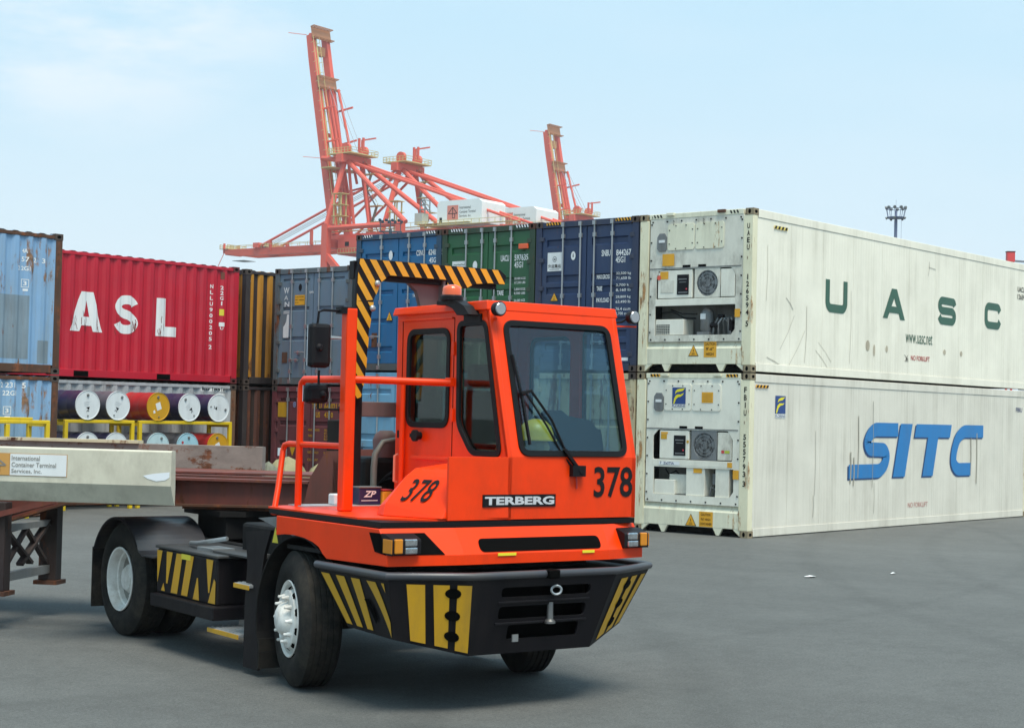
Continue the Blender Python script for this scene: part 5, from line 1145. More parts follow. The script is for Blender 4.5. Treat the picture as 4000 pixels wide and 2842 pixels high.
MB().box((.40, .0, 1.34), (.75, .22, 1.72)).build('console', mat('console_grey', (.09, .09, .08), .7), TR, .03)
mb = MB(); mb.prism([(.34, 1.76), (.40, 2.0), (.47, 2.055), (.53, 2.065), (.575, 2.10), (.625, 2.105), (.69, 2.065), (.90, 2.035), (1.02, 1.93), (1.05, 1.76)], 'x', .70, .86); mb.build('instrument_cowl', mat('cowl_dark_blue', (.018, .024, .036), .7, var=.1), TR, .02)
MB().prism([(1.0, 1.76), (1.0, 1.90), (1.04, 1.97), (1.06, 1.96), (1.06, 1.76)], 'x', .74, .80).build('lever', m_blk, TR, .01)
# ---- handrails
rail = m_or
MB().box((.105, -.875, 1.321), (.195, -.785, 2.825)).build('rail_post', rail, TR, .012)
MB().tube([(-.507, -.867, 1.318), (-.507, -.867, 2.22), (-.495, -.866, 2.27), (-.46, -.863, 2.298), (.15, -.83, 2.298)], .027, 12).build('handrail', rail, TR)
MB().tube([(.15, -.83, 2.298), (.45, -.12, 2.292)], .027, 12).build('handrail', rail, TR)
MB().box((.40, -.135, 2.265), (.47, -.094, 2.33)).build('rail_bracket', rail, TR, .006)
MB().tube([(.15, -.83, 1.800), (-.68, -.867, 1.797), (-.735, -.872, 1.785), (-.758, -.876, 1.74), (-.66, -.96, 1.46), (-.575, -1.03, 1.31), (-.555, -1.05, 1.26)], .023, 12).build('handrail', rail, TR)
MB().box((-.80, -.90, 1.70), (-.765, -.86, 1.76)).build('reflector', m_white, TR)
MB().tube([(-.22, -.12, 1.33), (-.22, -.12, 2.29)], .022, 10).build('gate_post', rail, TR)
# mirrors
mb = MB(); mb.tube([(.13, -.84, 2.80), (.15, -1.05, 2.80), (.15, -1.09, 2.785), (.15, -1.10, 2.70)], .010, 6); mb.box((.10, -.92, 2.78), (.19, -.80, 2.83)); mb.build('mirror_arm', m_blk, TR)
MB().tube([(.15, -.90, 2.60), (.15, -1.02, 2.60)], .012, 6).build('mirror_stay', m_chrome, TR)
mo = hull([(.11+dx, y, z_) for dx, y, z_ in ((0, -1.17, 2.70), (0, -.99, 2.70), (0, -.99, 2.37), (0, -1.17, 2.37), (.08, -1.165, 2.70), (.08, -.995, 2.70), (.08, -.995, 2.38), (.08, -1.165, 2.38))], 'mirror', m_blk, TR, .03)
MB().box((.102, -1.155, 2.39), (.109, -1.0, 2.685)).build('mirror_glass', mat('mirror_glass', (.6, .65, .7), .03, metal=1, var=0), mo)
mb = MB(); mb.lathe([(0, .03), (.02, .015)], (.195, -1.10, 2.52), (1, 0, 0), 12); mb.build('mirror_knob', m_blk, mo)
mb = MB(); mb.tube([(.10, -.83, 2.07), (.02, -1.0, 2.07)], .009, 6); mb.tube([(.01, -1.0, 2.07), (.01, -1.0, 2.36)], .009, 6); mb.box((.07, -.86, 2.045), (.12, -.80, 2.095)); mb.build('mirror_arm', m_blk, TR)
mo = hull([(x_, y, z_) for x_ in (-.04, .05) for y, z_ in ((-1.115, 2.255), (-.925, 2.26), (-.92, 2.115), (-1.11, 2.11))], 'mirror', m_blk, TR, .035)
MB().lathe([(0, .028), (.02, .012)], (.055, -.985, 2.18), (1, 0, 0), 12).build('mirror_knob', m_blk, mo)
MB().box((-.048, -1.10, 2.125), (-.041, -.935, 2.245)).build('mirror_glass', mat('mirror_glass', (.6, .65, .7), .03, metal=1, var=0), mo)
# ---- striped protection arch behind the cab
XA_ = -.50
def plate(poly, name, m, x=XA_, th=.05): return MB().prism(poly, 'x', x-th, x).build(name, m, TR)
beamL = [(-.375, 3.272), (.98, 3.272), (1.045, 3.225), (1.03, 3.150), (.85, 3.150), (.72, 3.135), (.64, 3.095), (.50, 3.08), (.485, 2.93), (.455, 2.93), (.455, 3.145), (-.10, 3.150), (-.17, 3.10), (-.24, 2.95), (-.275, 2.70), (-.30, 2.33), (-.335, 2.17), (-.39, 2.15), (-.405, 2.33), (-.40, 2.90), (-.395, 3.15)]
arch_o = sheet(beamL, [], lambda u, v, w: (XA_-.025+w, u, v), .05, 'arch', m_blk, TR, .004)
m_ys = mat('arch_yellow', (.70, .34, .012), .5, dirt=.2, var=.05)
pieces = [([(-.375, 3.268), (.98, 3.268), (1.04, 3.225), (1.026, 3.154), (-.36, 3.154), (-.392, 3.154)], 0),
          ([(.455, 3.1535), (.88, 3.1535), (.72, 3.138), (.645, 3.098), (.505, 3.084), (.485, 2.935), (.457, 2.935)], 0),
          ([(-.392, 3.1535), (-.10, 3.1535), (-.17, 3.10), (-.24, 2.95), (-.398, 2.93)], 0), ([(-.398, 2.93), (-.242, 2.93), (-.275, 2.70), (-.30, 2.33), (-.337, 2.175), (-.388, 2.155), (-.403, 2.33)], 0)]
for poly, _ in pieces:
    for q in hatch(poly, R(34), .098, .52, .02):
        mb = MB(); mb.add([(XA_+.004, a, b) for a, b in q], [tuple(range(len(q)))]); mb.build('arch_stripe', m_ys, TR, fix=False)
MB().prism([(-.40, 3.11), (.98, 3.11), (.98, 3.255), (-.40, 3.255)], 'x', XA_-.12, XA_-.052).build('arch_beam', m_blk, TR, .006)
MB().box((XA_-.11, -.365, 2.2), (XA_-.052, -.29, 3.10)).build('arch_leg', m_blk, TR, .006); MB().box((XA_-.16, -.40, .90), (XA_-.052, -.29, 2.2)).build('arch_leg', m_blk, TR, .006)
m_mauve = mat('arch_primer', (.16, .11, .11), .6, dirt=.5, rust=.2)
MB().prism([(.10, 3.145), (.44, 3.145), (.44, 1.25), (.30, 1.25), (.30, 2.60), (.285, 2.86), (.22, 3.05)], 'x', XA_-.14, XA_-.09).build('arch_leg', m_mauve, TR, .004)
MB().box((XA_-.20, .43, 1.25), (XA_-.02, .45, 3.145)).build('arch_web', m_grey, TR)
for a, b in ((-.215, 3.08), (-.255, 2.88)):
    MB().lathe([(0, .026), (.012, .026), (.02, .012)], (XA_+.005, a, b), (1, 0, 0), 10).build('bolt', m_chrome, TR)
MB().box((XA_-.14, -.30, 2.02), (XA_-.08, .40, 2.14)).build('arch_cross_bar', m_mauve, TR, .006)
# exhaust, air cleaner and hoses behind the platform
MB().tube([(-.60, -.14, 1.20), (-.60, -.14, 1.62), (-.60, -.13, 1.72), (-.60, -.06, 1.82), (-.60, .06, 1.84)], [.026, .026, .026, .022, .02], 12).build('exhaust_pipe', mat('exhaust_grey', (.20, .21, .19), .6, metal=.3, dirt=.5), TR)
MB().lathe([(0, .10), (.14, .11), (.19, .09), (.22, .05)], (-.82, .10, 1.69), (0, 0, 1), 20).build('air_cleaner', mat('faded_maroon', (.17, .075, .07), .6, dirt=.5), TR)
mb = MB(); mb.box((-1.2, -.15, 1.10), (-.72, .35, 1.69)); mb.build('engine_top', m_blk2, TR, .04)
for k in range(5): MB().tube([(-.70, -.06+.05*k, 1.45+.04*k), (-.62, .0+.04*k, 1.55-.03*k), (-.66, .12+.03*k, 1.60-.05*k), (-.72, .2, 1.5)], .012, 6).build('hose', m_seal, TR)

# loose things carried on the tractor (placed in its frame)
TM = Matrix.Translation((-15.766, -6.763, 0)) @ Matrix.Rotation(R(-105), 4, 'Z')
def on_truck(o): o.matrix_world = TM @ o.matrix_world; return o
o = thing('hard_hat', 'yellow hard hat lying on the dashboard behind the windscreen', 'helmet'); o.location = TM @ Vector((.90, .36, 1.875)); o.rotation_euler = (0, 0, R(-105))
m_hh = mat('helmet_yellow', (.75, .56, .03), .35, var=.03)
MB().lathe([(0, .135), (.05, .132), (.10, .112), (.135, .075), (.15, .03), (.152, 0)], (0, 0, .01), (0, 0, 1), 24).build('shell', m_hh, o)
MB().prism([(.19*math.cos(t)*(1.0 if math.cos(t) < 0 else 1.12)*.8, .17*math.sin(t)*.9) for t in [2*math.pi*i/24 for i in range(24)]], 'z', 0, .012).build('brim', m_hh, o, .004)
mb = MB(); mb.box((-.16, -.16, 0), (.16, .16, .13)); bx = thing('blue_box', 'small dark blue box with white letters on the tractor deck behind the thick orange post', 'box', TM @ Vector((-.50, -.27, 1.329)), R(-105))
MB().box((-.07, -.10, 0), (.07, .10, .13)).build('body', mat('box_blue', (.012, .018, .08), .4, dirt=.2), bx, .008); MB().box((-.075, -.105, .13), (.075, .105, .142)).build('lid', m_grey, bx, .004)
p = Print((.07, 0, 0), (0, 1, 0), (0, 0, 1)); p.text('ZP', -.06, .06, .10, .05, .03, slant=.4); p.rect(-.08, .03, .15, .006); p.build('lettering', m_white, bx)
bx = thing('white_canister', 'small white canister on the tractor deck left of the thick orange post', 'canister', TM @ Vector((-.50, -.52, 1.329)), R(-105))
MB().box((-.05, -.06, 0), (.05, .06, .085)).build('body', m_white, bx, .012); MB().lathe([(0, .02), (.02, .02)], (0, .02, .085), (0, 0, 1), 12).build('cap', m_white, bx)
bx = thing('yellow_canister', 'yellow canister with a red lid on the tractor deck beside the orange bonnet', 'canister', TM @ Vector((-.46, -.12, 1.322)), R(-105))
MB().box((-.05, -.045, 0), (.05, .045, .115)).build('body', m_cyel, bx, .012); MB().box((-.052, -.047, .115), (.052, .047, .128)).build('lid', m_red_t, bx, .004)
bx = thing('cloth_bundle', 'beige bundled cloth under the yellow hard hat in the windscreen', 'cloth', TM @ Vector((.90, .36, 1.785)), R(-105))
hull([(.11*math.cos(a)*f, .11*math.sin(a)*f, z_) for a in [k*.52 for k in range(12)] for f, z_ in ((.85, 0), (1, .04), (.8, .088))], 'body', mat('cloth_beige', (.50, .44, .25), .9, bump=.5), bx, .015)
ps = MB(); ps.add([(.98, .37, 1.783), (1.07, .40, 1.784), (1.06, .60, 1.80), (.97, .58, 1.79)], [(0, 1, 2, 3)]); po = ps.build('paper_sheet', m_white, fix=False); po.matrix_world = TM; tag(po, 'white sheet of paper at the foot of the windscreen', 'paper')
bx = thing('pale_bag', 'pale crumpled bag lying inside the corner window of the cab', 'bag', TM @ Vector((.93, .05, 1.785)), R(-105))
hull([(random.uniform(-.09, .09), random.uniform(-.035, .035), random.uniform(0, .10)) for _ in range(26)], 'body', mat('bag_pale', (.45, .55, .55), .7), bx, .01)

# ------------------------------------------------------------------ trailer (x towards the tractor, kingpin at the origin)
KP = TM @ Vector((-3.1, 0, 0))
TL = thing('skeletal_trailer', 'low red container trailer with a white side beam, coupled to the tractor', 'trailer', KP, R(-60))
m_tred = mat('trailer_red', (.17, .045, .032), .65, dirt=.6, rust=.38, dirtcol=(.05, .03, .025), var=.15)
m_beam = mat('beam_white', (.64, .61, .49), .55, dirt=.6, rust=.12, dirtcol=(.34, .31, .24), stretch=.6, var=.08, bump=.1)
m_brown = mat('beam_brown', (.25, .205, .18), .75, dirt=.5, rust=.45, dirtcol=(.12, .09, .08), stretch=2, var=.15)
LB = -11.2
# near guide beam: folded plate with a slanting lower lip
mb = MB(); prof = [(-1.30, 1.675), (-1.30, 1.385), (-1.20, 1.215), (-1.19, 1.215), (-1.19, 1.39), (-1.20, 1.66), (-1.20, 1.685), (-1.29, 1.685)]
mb.prism(prof, 'x', LB, -.25); nb = mb.build('guide_beam', m_beam, TL, .018); nb['label'] = 'white side beam facing the camera'
mb = MB(); mb.prism([(y+2.6 if 0 else -y, z_) for y, z_ in prof], 'x', LB, -.25); fb_ = mb.build('guide_beam', m_brown, TL, .006); fb_['label'] = 'rust brown far side beam'
mb = MB(); mb.box((-9.5, 1.17, 1.685), (-1.55, 1.31, 1.715)); mb.build('top_wear_strip', mat('cream_rust', (.62, .54, .36), .6, dirt=.3, rust=.45), TL)
for i, x in enumerate((-1.1, -3.4, -5.7, -8.0, -10.3)):
    mb = MB(); mb.prism([(-1.19, 1.38), (1.19, 1.38), (1.19, 1.30), (.35, 1.18), (-.35, 1.18), (-1.19, 1.30)], 'x', x-.06, x+.06); mb.build('cross_beam', m_tred, TL, .006)
# main I beams with flanges
for y in (-.35, .35):
    MB().box((LB, y-.01, .92), (-2.9, y+.01, 1.40)).build('main_web', m_tred, TL); MB().box((LB, y-.07, .90), (-2.7, y+.07, .92)).build('main_flange', m_tred, TL)
    MB().prism([(-2.9, 1.40), (-2.9, .92), (-2.55, .92), (-1.75, 1.17), (.70, 1.20), (.70, 1.40)], 'y', y-.01, y+.01).build('neck_web', m_tred, TL)
    MB().prism([(-2.7, .90), (-2.55, .90), (-1.75, 1.15), (.70, 1.18), (.70, 1.20), (-1.75, 1.172), (-2.55, .922), (-2.7, .922)], 'y', y-.08, y+.08).build('neck_flange', m_rust, TL)
    MB().box((LB, y-.08, 1.402), (.70, y+.08, 1.424)).build('main_flange', m_tred, TL)
MB().box((LB, .42, 1.43), (.62, 1.18, 1.452)).build('deck_rail', m_tred, TL, .004)
MB().box((-1.0, -1.18, 1.30), (-.55, -.42, 1.42)).build('outrigger', m_tred, TL)
# swept-up bulkhead at the front end
mb = MB()
mb.prism([(.66, 1.18), (.72, 1.46), (.86, 1.70), (1.30, 1.72), (1.30, 1.24), (1.0, 1.18)], 'y', -.42, -.36); mb.build('front_gusset', m_tred, TL, .006)
mb = MB(); mb.prism([(.66, 1.18), (.72, 1.46), (.86, 1.70), (1.30, 1.72), (1.30, 1.24), (1.0, 1.18)], 'y', .36, .42); mb.build('front_gusset', m_tred, TL, .006)
MB().box((.92, -.42, 1.25), (1.04, .42, 1.66)).build('front_bolster', m_rust, TL, .01)
MB().box((.86, -.40, 1.25), (.98, -.25, 1.98)).build('corner_guide', m_blk2, TL, .01)
MB().lathe([(0, .045), (.10, .045), (.12, .06)], (0, 0, 1.17), (0, 0, -1), 14).build('kingpin', m_chrome, TL)
MB().box((-.5, -.34, 1.140), (.6, .34, 1.165)).build('rub_plate', m_rust, TL)
# landing legs with braces
for y in (-.55, .55):
    lg = MB().box((-2.26, y-.07, .35), (-2.08, y+.07, 1.16)).build('landing_leg', mat('leg_dark', (.030, .018, .018), .7, dirt=.4, rust=.3), TL, .008)
    MB().box((-2.29, y-.11, .31), (-2.05, y+.11, .35)).build('foot', m_rust, lg)
    MB().bar((-2.17, y*.95, .95), (-2.17, -y*.2, .55), .07, .03).build('brace', mat('leg_dark', (.030, .018, .018)), TL)
MB().box((-2.20, -.48, .42), (-2.14, .48, .50)).build('cross_tie', m_grey, TL); MB().box((-2.20, -.48, .88), (-2.14, .48, .94)).build('cross_tie', m_grey, TL)
for s in (-1, 1): MB().bar((-2.17, s*.46, .52), (-2.17, 0, .88), .05, .03).build('brace', mat('leg_dark', (.030, .018, .018)), TL); MB().bar((-2.3, s*.46, .90), (-3.2, s*.36, .60), .05, .04).build('brace', m_grey, TL)
MB().bar((-2.62, -.62, .92), (-1.60, -.62, 1.19), .10, .05).build('neck_brace', m_tred, TL)
MB().box((-2.9, -.35, .93), (-2.84, .35, 1.38)).build('neck_plate', m_tred, TL)
# axles beyond the picture
for x in (-9.0, -10.3):
    for s in (-1, 1):
        for yy in (.62, .95):
            e = bpy.data.objects.new('wheel', None); C.objects.link(e); e.parent = TL; e.location = (x, s*yy, .505); e.empty_display_size = .2
            tyre(e); MB().lathe([(s*.14, .288), (s*.1, .26), (s*-.04, .2), (s*-.05, .01)], (0, 0, 0), (0, 1, 0), 30, cap=False).build('rim', m_wheel, e)
    MB().tube([(x, -.8, .505), (x, .8, .505)], .07, 10).build('axle', m_blk2, TL)
# coiled air lines between tractor and trailer
for k, m_ in enumerate((mat('hose_red', (.30, .02, .02), .5, var=0), mat('hose_blue', (.02, .05, .25), .5, var=0), m_seal)):
    pts = [];
    for i in range(60):
        t = i/59; sag = -.22*math.sin(math.pi*t); pts.append((1.02-.35*t+.035*math.cos(i*1.3), -.30+.14*k+.035*math.sin(i*1.3), 1.55-.30*t+sag*.6))
    MB().tube(pts, .008, 5).build('air_hose', m_, TL)
# company plate on the beam
p = Print((0, -1.30, 0), (1, 0, 0), (0, 0, 1)); p.rect(-2.02, 1.435, .83, .195, .002); p.build('sign_plate', m_or if 0 else mat('sign_edge', (.55, .30, .10), .5, var=0), TL)
p = Print((0, -1.302, 0), (1, 0, 0), (0, 0, 1)); p.rect(-1.715, 1.44, .52, .185, .003); p.build('sign_face', m_white, TL)
p = Print((0, -1.302, 0), (1, 0, 0), (0, 0, 1)); p.rect(-2.015, 1.44, .295, .185, .003); p.build('sign_face', mat('sign_orange', (.62, .32, .08), .5, dirt=.2), TL)
p = Print((0, -1.302, 0), (1, 0, 0), (0, 0, 1))
p.text('International', -1.70, 1.570, .26, .040, .01, lift=.006); p.text('Container Terminal', -1.70, 1.513, .41, .040, .01, lift=.006); p.text('Services, Inc.', -1.70, 1.456, .28, .040, .01, lift=.006)
def crane_logo(p, u, v, w, h, lift):
    p.begin(); s = .05*w
    for j, (a, b) in enumerate((((.05, .45), (.95, .45)), ((.05, .45), (.5, .95)), ((.5, .95), (.95, .45)), ((.5, .95), (.5, .1)), ((.72, .1), (.72, .45)), ((.5, .1), (.72, .1)))): p.ribbon([(u+a[0]*w, v+a[1]*h), (u+b[0]*w, v+b[1]*h)], s, lift*(1+.12*j))
    p.end()
crane_logo(p, -1.99, 1.45, .25, .165, .006); p.build('lettering', mat('sign_ink', (.24, .23, .21), .5, var=0), TL)
p = Print((0, -1.30, 0), (1, 0, 0), (0, 0, 1)); p.poly([(-.50, 1.470), (-.40, 1.49), (-.262, 1.505), (-.262, 1.46), (-.30, 1.435), (-.38, 1.425), (-.46, 1.445)], .003); p.build('scraped_patch', mat('bare_white', (.80, .84, .88), .3, var=0), TL)

# ------------------------------------------------------------------ yellow racks and drums
m_rack = mat('rack_yellow', (.72, .50, .012), .45, dirt=.25, rust=.12, var=.05)
def rack(x0, x1, yf, yb, lab, mid=False):
    t = thing('drum_rack', lab, 'rack', (x0, yf, 0), 0, 'yellow drum racks'); w_ = x1-x0; r = .038; dp = yb-yf
    for y in (0, dp):
        for x in (.04, w_-.04): MB().box((x-.04, y-.035, 0), (x+.04, y+.035, 1.715)).build('post', m_rack, t, .008)
        for zz in (.92, 1.742): MB().box((.0, y-.035, zz-.035), (w_, y+.035, zz+.03)).build('beam', m_rack, t, .012)
    if mid: MB().box((w_*.5-.04, -.035, 0), (w_*.5+.04, .035, 1.70)).build('post', m_rack, t, .008)
    for x in (.04, w_-.04): MB().box((x-.035, 0, 1.66), (x+.035, dp, 1.72)).build('side_beam', m_rack, t)
    return t
rack(-5.74, -4.06, 11.95, 12.62, 'yellow pipe rack on the left in front of the grey container')
rack(-3.95, -1.49, 11.95, 12.62, 'yellow pipe rack on the right, under the red and ochre drum')
lr = rack(-9.25, -7.52, 9.9, 10.45, 'empty yellow pipe rack in front of the faded blue containers', True)
MB().box((0, -.03, 1.775), (1.37, .04, 1.82)).build('top_bar', m_rack, lr, .01)
DR = {'navy': (.018, .020, .070), 'red': (.38, .018, .022), 'grey': (.075, .08, .095), 'teal': (.14, .32, .38), 'slate': (.09, .10, .13)}
LD = {'white': (.72, .76, .78), 'ochre': (.60, .31, .012), 'pale': (.50, .66, .70), 'sky': (.36, .60, .70)}
def drum(x, zc, body, lid, lab, rot=0, yf=11.9):
    t = thing('oil_drum', lab, 'drum', (x, yf, zc), 0, 'steel drums lying on the racks'); r = .288
    prof = [(.03, r-.012), (.022, r-.004)]
    for k in (.29, .58): prof += [(k-.02, r-.004), (k, r+.001), (k+.02, r-.004)]
    prof += [(.86, r-.004), (.87, r+.004), (.885, r)]
    MB().lathe(prof, (0, 0, 0), (0, 1, 0), 36).build('body', mat('drum_'+body, DR[body], .35, dirt=.25), t)
    MB().lathe([(.012, r-.02), (.006, r-.02), (-.002, r-.006), (-.002, r+.001), (.014, r+.003)], (0, 0, 0), (0, 1, 0), 36).build('rim', mat('lid_'+lid, LD[lid], .4, dirt=.15, var=.03), t)
    MB().lathe([(.006, .001), (.006, r-.02), (.02, r-.02)], (0, 0, 0), (0, 1, 0), 36).build('lid', mat('lid_'+lid, LD[lid], .4, dirt=.15, var=.03), t)
    ca, sa = math.cos(rot), math.sin(rot)
    def q(u, v): return (u*ca-v*sa, u*sa+v*ca)
    for u, v, rr in ((.03, .19, .030), (-.02, -.21, .016)):
        a, b = q(u, v); MB().lathe([(0, rr), (-.016, rr*.9), (-.018, rr*.4)], (a, .006, b), (0, 1, 0), 12).build('bung', m_grey, t)
    p = Print((0, .006, 0), (1, 0, 0), (0, 0, 1))
    if lid in ('white', 'pale'):
        p.poly([q(-.04, -.04), q(.045, -.04), q(.02, -.10)], .003); p.ribbon([q(-.04, -.125), q(-.01, -.10), q(.02, -.13)], .012); p.build('logo', m_bprint, t)
        p = Print((0, .006, 0), (1, 0, 0), (0, 0, 1))
        for k in range(3): p.ribbon([q(-.08, .06-.03*k), q(.07-.02*k, .06-.03*k)], .006)
        p.build('lid_text', mat('faint_ink', (.45, .48, .52), .6, var=0), t)
    elif lid == 'ochre':
        p.poly([q(-.04, -.08), q(.08, -.06), q(.06, .09), q(-.06, .07)]); p.poly([q(-.14, -.12), q(-.09, -.11), q(-.10, -.05), q(-.14, -.06)]); p.build('paper_label', m_white, t)
    else:
        p.disc(q(-.13, .09)[0], q(-.13, .09)[1], .03); p.build('logo', m_red_t, t)
    if body == 'navy':
        mb = MB(); s = 'PETRON PETRON' if 0 else 'OIL PRODUCTS'
        vs, fs = text_geo(s, .02); mb.add([((r+.002)*math.sin(-2.6+a*2.4), .42-b*.09, (r+.002)*math.cos(-2.6+a*2.4)) for a, b in vs], fs) if 0 else None
    return t
zt = 2.063
for x, b, l, lab, rt_ in ((-5.23, 'navy', 'white', 'dark blue drum with a white lid, leftmost on the upper tier', .15), (-4.50, 'slate', 'white', 'slate grey drum with a white lid, second from the left on the upper tier', -.35), (-3.49, 'red', 'ochre', 'red drum with an ochre lid in the middle of the upper tier', .2), (-2.68, 'navy', 'white', 'dark blue drum with a tilted mark on its white lid, next to the ochre lid', .75), (-1.89, 'navy', 'white', 'dark blue drum with a white lid, rightmost on the upper tier', -1.6)):
    drum(x, zt, b, l, lab, rt_)
for x, b, l, lab, rt_ in ((-5.21, 'navy', 'white', 'dark blue drum with a white lid, leftmost on the lower tier', .15), (-4.52, 'navy', 'white', 'second dark blue drum with a white lid on the lower tier', 1.2), (-3.47, 'slate', 'pale', 'grey drum with a pale lid between the yellow posts on the lower tier', -.3), (-2.70, 'grey', 'sky', 'grey drum with a light blue lid on the lower tier', .0), (-1.88, 'red', 'ochre', 'red drum with an ochre lid, rightmost on the lower tier', .3)):
    drum(x, 1.243, b, l, lab, rt_)

# ------------------------------------------------------------------ tarpaulin heap behind the trailer
def heap(name, lab, c, sx, sy, h, m, seed):
    rr = random.Random(seed); mb = MB(); n, k = 36, 9; rings = []
    ph = [rr.uniform(0, 6.28) for _ in range(6)]
    for j in range(k+1):
        t = j/k; ring = []
        for i in range(n):
            a = 2*math.pi*i/n; f = (1-t**1.7)**.5 if t < 1 else 0; bump = 1+.16*math.sin(3*a+ph[0])+.08*math.sin(7*a+ph[1]+4*t)+.05*math.sin(13*a+ph[2])
            ring.append((c[0]+sx*f*math.cos(a)*bump, c[1]+sy*f*math.sin(a)*bump, h*(t+f*(1-f)*.5*(.30*math.sin(2*a+ph[3])+.12*math.sin(7*a+ph[4])))))
        rings.append(ring)
    mb.loft(rings, True, True); return mb.build(name, m)
m_tarp = mat('beige_tarp', (.30, .27, .15), .85, dirt=.6, var=.25, bump=.6, dirtcol=(.16, .17, .10), stretch=1)
tag(heap('tarpaulin_heap', '', (-2.0, 9.6, 0), .55, .5, 1.12, m_tarp, 3), 'large beige tarpaulin heap behind the trailer, in front of the maroon container', 'heap')
tag(heap('tarpaulin_heap', '', (-1.45, 9.3, 0), .38, .4, .98, m_tarp, 5), 'smaller beige heap touching the large one on its right', 'heap')
tag(heap('tarpaulin_heap', '', (-2.62, 9.5, 0), .36, .35, 1.03, mat('grey_green_tarp', (.19, .20, .15), .85, dirt=.5, var=.25, bump=.6, stretch=1), 9), 'low grey green heap on the left of the beige ones', 'heap')

